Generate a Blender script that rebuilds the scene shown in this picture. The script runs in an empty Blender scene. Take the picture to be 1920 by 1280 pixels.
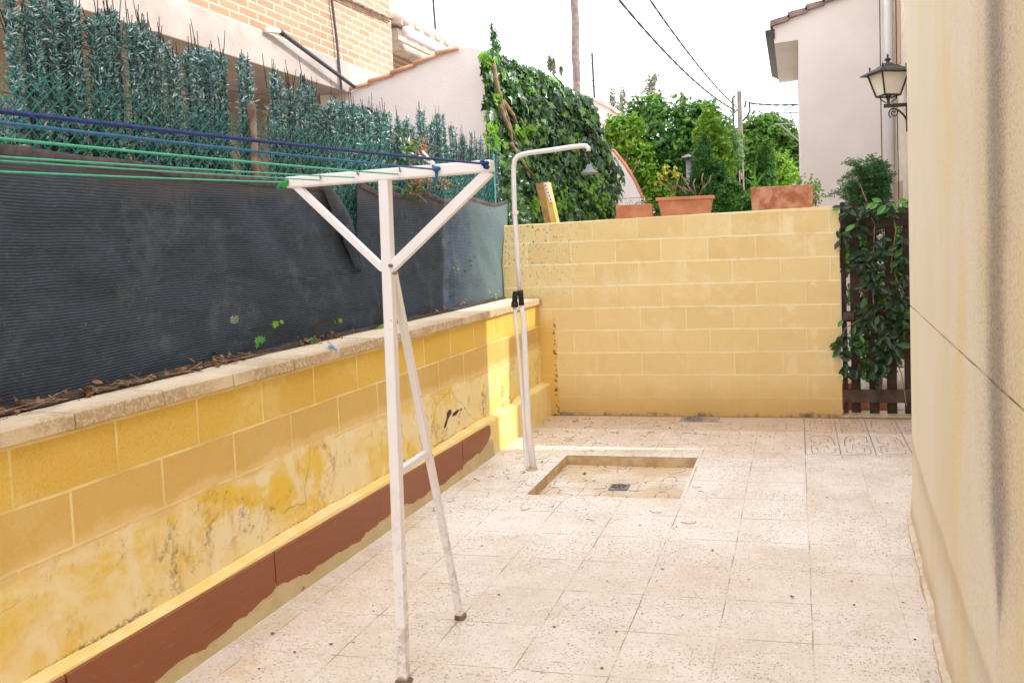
import bpy, math, random
import numpy as np
from mathutils import Vector, Matrix
random.seed(7); rng = np.random.default_rng(7)
PI = math.pi
# ------------------------------------------------------------------ camera
C = np.array([2.548, -7.4202, 1.5667]); F = 1615.77; CX, CY = 1129.24, 547.67
def _basis(yaw, pitch, roll):
    cy, sy, cp, sp, cr, sr = math.cos(yaw), math.sin(yaw), math.cos(pitch), math.sin(pitch), math.cos(roll), math.sin(roll)
    f0 = np.array([-sy, cy, 0]); r0 = np.array([cy, sy, 0]); u0 = np.array([0, 0, 1.])
    f1 = f0*cp+u0*sp; u1 = u0*cp-f0*sp
    return r0*cr+u1*sr, -r0*sr+u1*cr, f1
RR, UU, FF = _basis(.2225, -.0613, -.0358)
sc = bpy.context.scene
cam = bpy.data.objects.new('camera', bpy.data.cameras.new('camera')); sc.collection.objects.link(cam); sc.camera = cam
m = Matrix.Identity(4)
for i in range(3):
    m[i][0] = RR[i]; m[i][1] = UU[i]; m[i][2] = -FF[i]; m[i][3] = C[i]
cam.matrix_world = m
cam.data.sensor_width = 36; cam.data.lens = F/1920*36
cam.data.shift_x = (960-CX)/1920; cam.data.shift_y = (CY-640)/1920
cam.data.clip_start = .05; cam.data.clip_end = 800
# ------------------------------------------------------------------ light
SUN_EL, SUN_AZ = math.radians(40), math.radians(5)      # azimuth from +x towards +y
S = Vector((math.cos(SUN_EL)*math.cos(SUN_AZ), math.cos(SUN_EL)*math.sin(SUN_AZ), math.sin(SUN_EL)))
sd = bpy.data.lights.new('sun', 'SUN'); sd.energy = 1.7; sd.angle = math.radians(.6); sd.color = (1, .955, .89)
so = bpy.data.objects.new('sun', sd); sc.collection.objects.link(so); so.rotation_euler = S.to_track_quat('Z', 'Y').to_euler(); so.location = (9, 1, 9)
w = bpy.data.worlds.new('World'); sc.world = w; w.use_nodes = True
nt = w.node_tree; nt.nodes.clear()
out = nt.nodes.new('ShaderNodeOutputWorld'); bg = nt.nodes.new('ShaderNodeBackground'); sky = nt.nodes.new('ShaderNodeTexSky')
sky.sky_type = 'NISHITA'; sky.sun_disc = False; sky.sun_elevation = SUN_EL; sky.sun_rotation = PI/2-SUN_AZ
sky.dust_density = 4; sky.air_density = 1.0
# thin bright cloud sheet over the blue: soft noise on the sky direction
tc = nt.nodes.new('ShaderNodeTexCoord'); no = nt.nodes.new('ShaderNodeTexNoise'); no.inputs['Scale'].default_value = 2.2; no.inputs['Detail'].default_value = 5
rp = nt.nodes.new('ShaderNodeValToRGB'); rp.color_ramp.elements[0].position = .25; rp.color_ramp.elements[0].color = (.8, .8, .8, 1); rp.color_ramp.elements[1].position = .7; rp.color_ramp.elements[1].color = (.97, .97, .97, 1)
mx = nt.nodes.new('ShaderNodeMix'); mx.data_type = 'RGBA'
mx.inputs['B'].default_value = (9.8, 9.9, 10.6, 1)
nt.links.new(tc.outputs['Generated'], no.inputs['Vector']); nt.links.new(no.outputs['Fac'], rp.inputs['Fac']); nt.links.new(rp.outputs['Color'], mx.inputs['Factor'])
nt.links.new(sky.outputs['Color'], mx.inputs['A']); nt.links.new(mx.outputs['Result'], bg.inputs['Color']); nt.links.new(bg.outputs[0], out.inputs[0])
bg.inputs['Strength'].default_value = .13
sc.view_settings.view_transform = 'Standard'; sc.view_settings.look = 'None'; sc.view_settings.exposure = 1.08; sc.view_settings.gamma = 1
sc.cycles.max_bounces = 8; sc.cycles.diffuse_bounces = 5; sc.cycles.use_denoising = True
# ------------------------------------------------------------------ helpers
def ray(px, py): return FF+(px-CX)/F*RR-(py-CY)/F*UU
def at(px, py, ax, v):
    d = ray(px, py); t = (v-C[ax])/d[ax]; return C+t*d
def onx(px, py, v): return at(px, py, 0, v)
def ony(px, py, v): return at(px, py, 1, v)
def onz(px, py, v): return at(px, py, 2, v)
class MB:
    def __init__(s): s.v = []; s.f = []
    def add(s, vs, fs):
        b = len(s.v); s.v += [tuple(map(float, q)) for q in vs]; s.f += [tuple(b+i for i in f) for f in fs]; return s
    def box(s, x0, x1, y0, y1, z0, z1):
        return s.add([(x0,y0,z0),(x1,y0,z0),(x1,y1,z0),(x0,y1,z0),(x0,y0,z1),(x1,y0,z1),(x1,y1,z1),(x0,y1,z1)],
            [(0,3,2,1),(4,5,6,7),(0,1,5,4),(1,2,6,5),(2,3,7,6),(3,0,4,7)])
    def hexa(s, a): return s.add(a, [(0,3,2,1),(4,5,6,7),(0,1,5,4),(1,2,6,5),(2,3,7,6),(3,0,4,7)])
    def tube(s, pts, r, n=8, cap=True):
        P = [Vector(p) for p in pts]; R = r if isinstance(r, (list, tuple)) else [r]*len(P)
        vs = []; fs = []; up = None
        for i, p in enumerate(P):
            t = (P[min(i+1, len(P)-1)]-P[max(i-1, 0)]).normalized()
            if up is None: up = Vector((0, 0, 1)) if abs(t.z) < .9 else Vector((1, 0, 0))
            a = (up-t*up.dot(t)).normalized(); b = t.cross(a); up = a
            for k in range(n):
                g = 2*PI*k/n+PI/n; vs.append(p+a*(R[i]*math.cos(g))+b*(R[i]*math.sin(g)))
        for i in range(len(P)-1):
            for k in range(n): fs.append((i*n+k, i*n+(k+1) % n, (i+1)*n+(k+1) % n, (i+1)*n+k))
        if cap: fs.append(tuple(range(n-1, -1, -1))); fs.append(tuple((len(P)-1)*n+k for k in range(n)))
        return s.add(vs, fs)
    def bar(s, p0, p1, wx, wy, up=(0, 1, 0)):          # rectangular bar, wx across, wy along up
        p0 = Vector(p0); p1 = Vector(p1); t = (p1-p0).normalized(); u = Vector(up); u = (u-t*u.dot(t)).normalized(); r = t.cross(u)
        a = [p+r*sx*wx/2+u*sy*wy/2 for p in (p0, p1) for sx, sy in ((-1,-1),(1,-1),(1,1),(-1,1))]
        return s.hexa(a)
    def lathe(s, c, prof, n=24, sx=1, sy=1):
        vs = []; fs = []
        for (r, z) in prof:
            for k in range(n): vs.append((c[0]+r*sx*math.cos(2*PI*k/n), c[1]+r*sy*math.sin(2*PI*k/n), c[2]+z))
        for i in range(len(prof)-1):
            for k in range(n): fs.append((i*n+k, i*n+(k+1) % n, (i+1)*n+(k+1) % n, (i+1)*n+k))
        fs.append(tuple(range(n-1, -1, -1))); fs.append(tuple((len(prof)-1)*n+k for k in range(n)))
        return s.add(vs, fs)
    def build(s, name, mat, parent=None, bevel=0, smooth=False):
        me = bpy.data.meshes.new(name); me.from_pydata(s.v, [], s.f); me.update()
        o = bpy.data.objects.new(name, me); sc.collection.objects.link(o); me.materials.append(mat)
        if smooth: me.polygons.foreach_set('use_smooth', [True]*len(me.polygons))
        if bevel:
            b = o.modifiers.new('b', 'BEVEL'); b.width = bevel; b.segments = 2; b.limit_method = 'ANGLE'
        if parent is not None: attach(o, parent)
        return o
def world_loc(o):
    v = Vector(o.location)
    while o.parent: o = o.parent; v += Vector(o.location)
    return v
def attach(o, p): o.parent = p; o.location = Vector(o.location)-world_loc(p)
def tag(o, label=None, cat=None, group=None, kind=None):
    if label: o['label'] = label
    if cat: o['category'] = cat
    if group: o['group'] = group
    if kind: o['kind'] = kind
    return o
def thing(name, loc, label, cat, group=None):
    o = bpy.data.objects.new(name, None); sc.collection.objects.link(o); o.location = loc; o.empty_display_size = .1
    return tag(o, label, cat, group)
# leaves: one polygon fan per leaf
SH = {'tin': [(0,-.10,0),(.5,-.13,.03),(1,0,0),(.5,.13,.03),(0,.10,0)],
      'quad': [(-.5,0,0),(0,-.22,0),(.5,0,0),(0,.22,0)],
      'needle': [(0,-.07,0),(.9,-.05,0),(1,0,0),(.9,.05,0),(0,.07,0)],
      'oval': [(0,0,0),(.3,-.2,.04),(.65,-.22,.03),(1,0,-.08),(.65,.22,.03),(.3,.2,.04)],
      'ivy': [(0,0,0),(-.12,-.34,-.05),(.3,-.28,.02),(.42,-.5,-.06),(.62,-.2,.02),(1,0,-.1),(.62,.2,.02),(.42,.5,-.06),(.3,.28,.02),(-.12,.34,-.05)]}
def leaves(name, P, N, size, shape, mat, parent=None, T=None, fold=False, mb_only=False):
    P = np.asarray(P, float); N = np.asarray(N, float); n = len(P)
    N = N/np.linalg.norm(N, axis=1)[:, None]
    if T is None: T = rng.normal(size=(n, 3))
    T = T-N*np.sum(T*N, 1)[:, None]; T /= np.linalg.norm(T, axis=1)[:, None]+1e-9; B = np.cross(N, T)
    s = np.array(SH[shape]); k = len(s); size = np.broadcast_to(size, (n,))[:, None, None]
    V = P[:, None, :]+size*(s[None, :, 0, None]*T[:, None, :]+s[None, :, 1, None]*B[:, None, :]+s[None, :, 2, None]*N[:, None, :])
    V = V.reshape(-1, 3)
    me = bpy.data.meshes.new(name)
    if shape == 'oval':      # folded along the midrib: two halves
        q = [(0,1,2,3), (0,3,4,5)]
    elif shape == 'ivy':
        q = [(0,1,2,3,4,5), (0,5,6,7,8,9)]
    else: q = [tuple(range(k))]
    fs = []
    for i in range(n):
        for f in q: fs.append(tuple(i*k+a for a in f))
    me.from_pydata(V.tolist(), [], fs); me.update()
    o = bpy.data.objects.new(name, me); sc.collection.objects.link(o); me.materials.append(mat)
    if parent is not None: attach(o, parent)
    return o
# ------------------------------------------------------------------ materials
class G:
    def __init__(s, name):
        s.m = bpy.data.materials.new(name); s.m.use_nodes = True; s.t = s.m.node_tree; s.t.nodes.clear()
        s.out = s.n('ShaderNodeOutputMaterial'); s.b = s.n('ShaderNodeBsdfPrincipled'); s.l(s.b.outputs[0], s.out.inputs[0])
        s.tc = s.n('ShaderNodeTexCoord'); s.P = s.tc.outputs['Object']
    def n(s, t, **k):
        x = s.t.nodes.new(t)
        for a, b in k.items(): setattr(x, a, b)
        return x
    def l(s, a, b): s.t.links.new(a, b)
    def setin(s, x, i, v):
        if hasattr(v, 'links') or isinstance(v, bpy.types.NodeSocket): s.l(v, x.inputs[i])
        else:
            if isinstance(v, (tuple, list)) and len(v) == 3 and x.inputs[i].type == 'RGBA': v = (*v, 1)
            x.inputs[i].default_value = v
    def M(s, op, a, b=0, c=0):
        x = s.n('ShaderNodeMath', operation=op)
        s.setin(x, 0, a); s.setin(x, 1, b)
        if op in ('MULTIPLY_ADD', 'COMPARE', 'SMOOTH_MIN'): s.setin(x, 2, c)
        return x.outputs[0]
    def noise(s, scale, detail=4, vec=None, rough=.6, dist=0):
        x = s.n('ShaderNodeTexNoise'); s.setin(x, 'Vector', vec or s.P); x.inputs['Scale'].default_value = scale
        x.inputs['Detail'].default_value = detail; x.inputs['Roughness'].default_value = rough; x.inputs['Distortion'].default_value = dist
        return x.outputs['Fac']
    def noisec(s, scale, vec=None):
        x = s.n('ShaderNodeTexNoise'); s.setin(x, 'Vector', vec or s.P); x.inputs['Scale'].default_value = scale; return x.outputs['Color']
    def step(s, v, a, b, smooth=True):            # 0 below a, 1 above b
        x = s.n('ShaderNodeMapRange'); s.setin(x, 0, v); s.setin(x, 1, a); s.setin(x, 2, b); x.clamp = True
        if smooth: x.interpolation_type = 'SMOOTHSTEP'
        return x.outputs[0]
    def mix(s, f, a, b, mode='MIX'):
        x = s.n('ShaderNodeMix', data_type='RGBA', blend_type=mode); s.setin(x, 'Factor', f); s.setin(x, 'A', a); s.setin(x, 'B', b)
        return x.outputs['Result']
    def xyz(s, v=None):
        x = s.n('ShaderNodeSeparateXYZ'); s.setin(x, 0, v or s.P); return x.outputs
    def comb(s, a, b, c=0):
        x = s.n('ShaderNodeCombineXYZ'); s.setin(x, 0, a); s.setin(x, 1, b); s.setin(x, 2, c); return x.outputs[0]
    def warp(s, vec, scale, amt):
        a = s.n('ShaderNodeVectorMath', operation='SUBTRACT'); s.l(s.noisec(scale, vec), a.inputs[0]); a.inputs[1].default_value = (.5, .5, .5)
        b = s.n('ShaderNodeVectorMath', operation='MULTIPLY_ADD'); s.l(a.outputs[0], b.inputs[0]); b.inputs[1].default_value = (amt,)*3; s.l(vec, b.inputs[2]); return b.outputs[0]
    def brick(s, vec, w, h, mortar, off=.5, smooth=.1, freq=2):
        x = s.n('ShaderNodeTexBrick'); s.l(vec, x.inputs['Vector']); x.offset = off; x.offset_frequency = freq; x.squash = 1
        for k, v in (('Scale', 1), ('Brick Width', w), ('Row Height', h), ('Mortar Size', mortar), ('Mortar Smooth', smooth), ('Bias', 0)): x.inputs[k].default_value = v
        x.inputs['Color1'].default_value = (0, 0, 0, 1); x.inputs['Color2'].default_value = (1, 1, 1, 1); x.inputs['Mortar'].default_value = (.5, .5, .5, 1)
        return x.outputs['Color'], x.outputs['Fac']
    def bump(s, h, strength=.5, dist=.01):
        x = s.n('ShaderNodeBump'); s.l(h, x.inputs['Height']); x.inputs['Strength'].default_value = strength; x.inputs['Distance'].default_value = dist
        s.l(x.outputs[0], s.b.inputs['Normal'])
    def fin(s, col, rough=.8, metal=0, spec=.4):
        s.setin(s.b, 'Base Color', col); s.setin(s.b, 'Roughness', rough); s.b.inputs['Metallic'].default_value = metal
        s.b.inputs['Specular IOR Level'].default_value = spec
        return s.m
def simple(name, col, col2=None, scale=8, rough=.7, metal=0, bump=0, bscale=60, spec=.4, lo=.35, hi=.65):
    g = G(name); c = col
    if col2: c = g.mix(g.step(g.noise(scale, 5), lo, hi), col, col2)
    if bump: g.bump(g.noise(bscale, 4), bump, .004)
    return g.fin(c, rough, metal, spec)
def leafmat(name, c1, c2, c3=None, rough=.45, trans=.35, spec=.4, patch=3.0, psize=.5):
    g = G(name); geo = g.n('ShaderNodeNewGeometry'); r = geo.outputs['Random Per Island']
    x = g.n('ShaderNodeValToRGB'); g.l(r, x.inputs[0]); e = x.color_ramp.elements
    e[0].color = (*c1, 1); e[1].color = (*c2, 1); e[1].position = .75
    if c3: q = e.new(.97 if patch != 3.01 else .88); q.color = (*c3, 1)  # tinsel gets more pale leaves: silvery highlights put into the colour
    col = x.outputs[0]
    pch = g.step(g.noise(patch, 2), .35, .65)
    col = g.mix(g.M('MULTIPLY', pch, psize), col, c2)
    g.fin(col, rough, 0, spec)
    tr = g.n('ShaderNodeBsdfTranslucent'); g.l(g.mix(.5, col, (.25, .4, .04)), tr.inputs[0])
    ms = g.n('ShaderNodeMixShader'); ms.inputs[0].default_value = trans
    g.l(g.b.outputs[0], ms.inputs[1]); g.l(tr.outputs[0], ms.inputs[2]); g.l(ms.outputs[0], g.out.inputs[0])
    return g.m

TX, TY, TS = 2.58, -1.2555, .36
def floor_mat(name, floral_all=False):
    g = G(name); P = g.warp(g.P, 3.0, .012); X, Y, Z = g.xyz(P)
    sh = g.n('ShaderNodeVectorMath', operation='SUBTRACT'); g.l(P, sh.inputs[0]); sh.inputs[1].default_value = (TX-36*TS, TY-60*TS, 0)
    col01, mort = g.brick(sh.outputs[0], TS, TS, .0032, 0, .3)
    # terrazzo ground with chips
    base = g.mix(g.step(g.noise(3.2, 5, rough=.7), .34, .64), (.65, .555, .45), (.76, .695, .62))
    tilev = g.n('ShaderNodeSeparateColor'); g.l(col01, tilev.inputs[0])
    base = g.mix(g.M('MULTIPLY', g.step(tilev.outputs[0], .2, .9), .28), base, (.80, .745, .65))
    nearb = g.step(Y, -3.0, -3.6); base = g.mix(g.M('MULTIPLY', nearb, .35), base, (.60, .50, .40))
    # the middle band of older, paler tiles
    pale = g.M('MULTIPLY', g.step(Y, -3.15, -3.05), g.step(Y, -1.3, -1.45)); pale = g.M('MULTIPLY', pale, g.step(X, 2.6, 2.56))
    base = g.mix(g.M('MULTIPLY', pale, g.M('MULTIPLY_ADD', g.step(g.noise(1.7, 4), .35, .6), .5, .2)), base, (.83, .79, .73))
    stain = g.step(g.noise(1.1, 5, rough=.65, dist=.6), .48, .68)
    base = g.mix(g.M('MULTIPLY', stain, .42), base, (.60, .47, .34))
    v = g.n('ShaderNodeTexVoronoi'); g.l(g.warp(g.P, 60, .008), v.inputs['Vector']); v.inputs['Scale'].default_value = 88
    vs = g.n('ShaderNodeSeparateColor'); g.l(v.outputs['Color'], vs.inputs[0])
    core = g.step(v.outputs['Distance'], .50, .34)
    dark = g.M('MULTIPLY', core, g.step(vs.outputs[0], .50, .52)); lite = g.M('MULTIPLY', core, g.step(vs.outputs[1], .75, .78))
    wear = g.step(g.noise(2.6, 3), .35, .62)
    base = g.mix(g.M('MULTIPLY', g.M('MULTIPLY', dark, .85), g.M('MULTIPLY_ADD', wear, .55, .35)), base, g.mix(vs.outputs[2], (.27, .17, .12), (.40, .35, .30)))
    base = g.mix(g.M('MULTIPLY', lite, .35), base, (.88, .84, .80))
    fine = g.noise(240, 2); base = g.mix(g.M('MULTIPLY', g.step(fine, .62, .72), .35), base, (.42, .33, .28))
    # curly incised flower lines
    fr = g.n('ShaderNodeVectorMath', operation='SCALE'); g.l(g.warp(sh.outputs[0], 9, .02), fr.inputs[0]); fr.inputs['Scale'].default_value = 1/TS
    f2 = g.n('ShaderNodeVectorMath', operation='FRACTION'); g.l(fr.outputs[0], f2.inputs[0]); fx, fy, fz = g.xyz(f2.outputs[0])
    fx = g.M('SUBTRACT', fx, .5); fy = g.M('SUBTRACT', fy, .5)
    r = g.M('SQRT', g.M('ADD', g.M('MULTIPLY', fx, fx), g.M('MULTIPLY', fy, fy))); th = g.M('ARCTAN2', fy, fx)
    l1 = g.step(g.M('ABSOLUTE', g.M('SUBTRACT', r, g.M('MULTIPLY_ADD', g.M('COSINE', g.M('MULTIPLY', th, 4)), .13, .30))), .024, .010)
    l2 = g.step(g.M('ABSOLUTE', g.M('SUBTRACT', r, g.M('MULTIPLY_ADD', g.M('COSINE', g.M('MULTIPLY_ADD', th, 8, 1.2)), .05, .16))), .014, .006)
    lines = g.M('MAXIMUM', l1, g.M('MULTIPLY', l2, .8))
    brk = g.step(g.noise(7, 3), .36 if floral_all else .40, .50 if floral_all else .56)
    if floral_all: reg = 1.0
    else:
        reg = g.M('MULTIPLY', g.step(Y, -1.9, -1.2), g.step(X, 2.60, 2.58))
        leftz = g.M('MULTIPLY', g.step(Y, -3.2, -2.4), g.step(X, 1.3, .9)); reg = g.M('MAXIMUM', reg, leftz)
    lm = g.M('MULTIPLY', g.M('MULTIPLY', lines, brk), reg)
    # faint whitish scrolls in the pale band
    base = g.mix(g.M('MULTIPLY', g.M('MULTIPLY', lines, pale), .35), base, (.92, .88, .84))
    # joints: thin, broken, with dirt
    jb = g.step(g.noise(4.0, 5), .46, .58)
    base = g.mix(g.M('MULTIPLY', mort, g.M('MULTIPLY', g.M('MULTIPLY_ADD', g.step(X, 2.62, 2.60), .6, .4), g.M('MULTIPLY_ADD', jb, .62, .16))), base, (.25, .18, .12))
    if not floral_all:
        # ochre dust where the back wall meets the floor and in the shower corner
        d = g.M('MULTIPLY', g.M('MAXIMUM', g.step(Y, -.62, -.50), g.M('MULTIPLY', g.step(Y, -1.6, -.8), .35)), g.M('MULTIPLY_ADD', g.noise(3, 4), .8, .35))
        base = g.mix(g.M('MULTIPLY', d, .75), base, (.50, .32, .20))
        d2 = g.M('MULTIPLY', g.step(X, .75, .3), g.step(g.noise(4, 4), .4, .7)); base = g.mix(g.M('MULTIPLY', d2, .6), base, (.60, .42, .18))
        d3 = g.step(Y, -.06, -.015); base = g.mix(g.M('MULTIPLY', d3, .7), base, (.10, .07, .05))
    else: base = g.mix(g.M('MULTIPLY', g.step(g.noise(2.5, 4), .3, .6), .8), base, (.58, .42, .22))
    base = g.mix(g.M('MULTIPLY', lm, .85 if floral_all else .62), base, (.20, .13, .085))
    sp = g.step(g.noise(55, 1), .755, .775); base = g.mix(g.M('MULTIPLY', sp, .8), base, (.08, .05, .035))
    hgt = g.M('SUBTRACT', g.M('MULTIPLY', g.noise(120, 3), .25), g.M('ADD', g.M('MULTIPLY', mort, .8), g.M('MULTIPLY', lm, .8)))
    g.bump(hgt, .35, .004)
    return g.fin(base, .72, 0, .35)

def block_mat(name, axis, off, w, h, z0, cols, joint, jf=.75, mort=.007, patches=False, dirt=True):
    g = G(name); P = g.warp(g.P, 5, .007); X, Y, Z = g.xyz(P)
    u = (X if axis == 0 else Y)
    vec = g.comb(g.M('ADD', u, 40*w-off), g.M('ADD', Z, 20*h-z0))
    c01, mo = g.brick(vec, w, h, mort, .5, .35)
    sep = g.n('ShaderNodeSeparateColor'); g.l(c01, sep.inputs[0])
    base = g.mix(sep.outputs[0], cols[0], cols[1])
    base = g.mix(g.M('MULTIPLY', g.noise(3.5, 5), .8), base, cols[2])
    gr = g.noise(120, 5, rough=.8); base = g.mix(g.M('MULTIPLY', g.step(gr, .48, .64), .42), base, cols[3]); base = g.mix(g.M('MULTIPLY', g.step(g.noise(38, 4, rough=.7), .58, .70), .25), base, cols[3]); base = g.mix(g.M('MULTIPLY', g.step(g.noise(2.3, 5, rough=.7), .5, .68), .35), base, joint)
    jn = g.step(g.noise(4, 3), .30, .62)
    jfac = g.M('MULTIPLY', mo, g.M('MULTIPLY_ADD', jn, jf-.2, .2))
    return g, base, joint, jfac, gr, (X, Y, Z), mo

def left_wall_mat():
    g, base, joint, jfac, gr, (X, Y, Z), mo = block_mat('ochre_blocks', 1, -1.15, .414, .19, .995,
        [(.66, .40, .055), (.80, .54, .085), (.74, .50, .13), (.46, .26, .08)], (.87, .69, .30), .95, .0068)
    # second course is barer, browner stone
    row2 = g.step(Z, .822, .808); base = g.mix(g.M('MULTIPLY', row2, g.M('MULTIPLY_ADD', g.noise(60, 5, rough=.8), .7, .22)), base, g.mix(g.noise(7, 4), (.60, .39, .17), (.68, .44, .16)))
    base = g.mix(jfac, base, joint)
    # lower part: smeared plaster, cream with yellow runs and grey mould
    zz = g.M('MULTIPLY_ADD', g.noise(2.2, 6, rough=.7), .22, g.M('MULTIPLY_ADD', Y, .0, Z))
    pl = g.step(zz, .735, .70)
    zf = g.step(g.noise(1.6, 6, vec=g.comb(Y, g.M('MULTIPLY', Z, 1.6)), rough=.62, dist=.9), .44, .62)
    pc = g.mix(zf, (.85, .69, .38), (.80, .54, .08))
    pc = g.mix(g.M('MULTIPLY', g.step(g.noise(4, 5, dist=1.0), .48, .62), .75), pc, (.87, .76, .50))
    far = g.step(Y, -2.3, -1.2); pc = g.mix(g.M('MULTIPLY', far, .55), pc, (.86, .70, .20)); pc = g.mix(g.M('MULTIPLY', g.step(g.noise(1.9, 5, rough=.7), .45, .6), .4), pc, (.88, .76, .44))
    mould = g.M('MULTIPLY', g.step(g.noise(2.6, 8, rough=.75, dist=.5), .52, .63), g.step(g.noise(24, 6, rough=.85), .44, .60))
    pc = g.mix(g.M('MULTIPLY', mould, .8), pc, (.26, .17, .10))
    run = g.M('MULTIPLY', g.step(g.noise(5, 5, vec=g.comb(g.M('MULTIPLY', Y, 2.5), g.M('MULTIPLY', Z, .7)), rough=.7), .56, .7), .45)
    pc = g.mix(run, pc, (.50, .30, .10))
    lime = g.step(g.noise(14, 5, rough=.7), .62, .72); pc = g.mix(g.M('MULTIPLY', lime, .35), pc, (.88, .80, .62))
    base = g.mix(pl, base, pc)
    edge = g.M('MULTIPLY', g.step(zz, .78, .74), g.step(zz, .69, .735)); base = g.mix(g.M('MULTIPLY', edge, .45), base, (.86, .66, .34))
    # black mould just above the plinth, in patches
    ft = g.M('MULTIPLY', g.step(g.M('MULTIPLY_ADD', g.noise(16, 6, rough=.85), -.07, Z), .253, .232), g.M('MULTIPLY', g.step(g.noise(3.1, 3), .46, .6), g.step(g.noise(50, 4, rough=.8), .4, .55)))
    base = g.mix(g.M('MULTIPLY', ft, .8), base, (.10, .08, .05))
    # hairline cracks
    v = g.n('ShaderNodeTexVoronoi', feature='DISTANCE_TO_EDGE'); g.l(g.warp(g.P, 6, .12), v.inputs['Vector']); v.inputs['Scale'].default_value = 1.6
    cr = g.M('MULTIPLY', g.step(v.outputs['Distance'], .006, .002), g.M('MULTIPLY', pl, g.step(g.noise(1.7, 2), .5, .6)))
    base = g.mix(g.M('MULTIPLY', cr, .55), base, (.30, .18, .08))
    g.bump(g.M('ADD', g.M('MULTIPLY', gr, .22), g.M('ADD', g.M('MULTIPLY', mo, g.M('SUBTRACT', 1, pl)), g.M('MULTIPLY', g.noise(12, 5), .5))), .45, .006)
    return g.fin(base, .85, 0, .3)

def back_wall_mat():
    g, base, joint, jfac, gr, (X, Y, Z), mo = block_mat('cream_blocks', 0, 2.90-.28, .405, .1985, 1.755-9*.1985,
        [(.74, .56, .25), (.85, .69, .35), (.82, .64, .32), (.64, .46, .20)], (.95, .89, .63), .8, .006)
    rowf = g.M('FRACT', g.M('DIVIDE', g.M('ADD', g.M('ADD', Z, 2.0*.1985-(1.755-9*.1985)), g.M('MULTIPLY', g.noise(7, 5), .010)), .1985)); edge_ = g.M('MINIMUM', rowf, g.M('SUBTRACT', 1, rowf))
    hj = g.M('MULTIPLY', g.step(edge_, .036, .016), g.M('MULTIPLY_ADD', g.step(g.noise(6, 4), .33, .55), .5, .42))
    cx_ = g.M('MULTIPLY', jfac, .72)
    base = g.mix(cx_, base, joint); base = g.mix(hj, base, joint)
    joint_shade = g.M('MULTIPLY', g.step(g.M('ABSOLUTE', g.M('SUBTRACT', rowf, .962)), .012, .004), g.step(g.noise(3.7, 4), .52, .60)); base = g.mix(g.M('MULTIPLY', joint_shade, .6), base, (.40, .25, .10))  # broken dark line below the joints: their shadow put into the colour
    pores = g.step(g.noise(75, 4, rough=.8), .60, .68); base = g.mix(g.M('MULTIPLY', pores, .30), base, (.58, .38, .15))
    blot = g.step(g.noise(5.5, 5, rough=.7), .5, .66); base = g.mix(g.M('MULTIPLY', blot, .35), base, (.74, .50, .20))
    # wide pale mortar patches down one line near the right end
    xx = g.M('MULTIPLY_ADD', g.noise(14, 4), .10, X)
    cell = g.M('FRACT', g.M('DIVIDE', g.M('ADD', Z, .031), .397))
    c1 = g.M('MULTIPLY', g.M('MULTIPLY', g.step(xx, 2.50, 2.52), g.step(xx, 2.60, 2.57)), g.step(cell, .52, .48))
    c2 = g.M('MULTIPLY', g.M('MULTIPLY', g.step(xx, 2.70, 2.72), g.step(xx, 2.77, 2.75)), g.step(cell, .48, .52))
    pm = g.M('MULTIPLY', g.M('MAXIMUM', c1, c2), g.step(g.noise(5, 5), .42, .56))
    base = g.mix(g.M('MULTIPLY', pm, .7), base, (.90, .79, .54))
    big = g.step(g.noise(1.3, 5), .4, .7); base = g.mix(g.M('MULTIPLY', big, .35), base, (.83, .65, .35))
    # rising ochre dust and mould at the foot
    foot = g.M('MULTIPLY', g.step(g.M('MULTIPLY_ADD', g.noise(5, 5), -.15, Z), .30, -.04), .85); base = g.mix(foot, base, (.56, .33, .10)); gen = g.M('MULTIPLY', g.step(Z, 1.5, .1), .35); base = g.mix(gen, base, (.70, .51, .22))
    blk = g.M('MULTIPLY', g.step(g.M('MULTIPLY_ADD', g.noise(7, 6, rough=.75), -.12, Z), -.015, -.06), g.M('MULTIPLY', g.step(g.noise(3.3, 5, rough=.8), .45, .6), .9)); base = g.mix(blk, base, (.12, .09, .06))
    # black specks of mould spreading from the left top corner
    sp = g.M('MAXIMUM', g.step(g.noise(42, 4, vec=g.comb(X, g.M('MULTIPLY', Z, .75)), rough=.7), .585, .625), g.step(g.noise(20, 6, vec=g.comb(X, g.M('MULTIPLY', Z, .75)), rough=.8), .60, .64))
    area = g.M('MULTIPLY', g.step(g.M('MULTIPLY_ADD', g.noise(4, 3), .5, X), 1.15, .45), g.M('MULTIPLY_ADD', g.step(Z, .9, 1.6), .8, .15))
    base = g.mix(g.M('MULTIPLY', sp, area), base, (.14, .09, .05))
    few = g.M('MULTIPLY', g.step(g.noise(30, 2), .765, .785), .8); base = g.mix(few, base, (.12, .07, .04))
    # corner repair: torn yellow strip against the left wall
    tr = g.M('MULTIPLY', g.step(g.M('MULTIPLY_ADD', g.noise(12, 4), .12, X), .50, .47), g.step(Z, .95, .75)); base = g.mix(g.M('MULTIPLY', tr, .8), base, (.72, .46, .09))
    ed = g.M('MULTIPLY', g.M('MULTIPLY', g.step(g.M('MULTIPLY_ADD', g.noise(12, 4), .12, X), .46, .475), g.step(g.M('MULTIPLY_ADD', g.noise(12, 4), .12, X), .50, .485)), g.step(g.noise(24, 3), .5, .56))
    base = g.mix(g.M('MULTIPLY', g.M('MULTIPLY', ed, g.step(Z, .95, .8)), .9), base, (.15, .09, .05))
    g.bump(g.M('ADD', g.M('MULTIPLY', gr, .2), g.M('ADD', g.M('MULTIPLY', mo, .5), g.M('MULTIPLY', g.noise(18, 4), .35))), .4, .006)
    return g.fin(base, .85, 0, .3)

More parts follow.
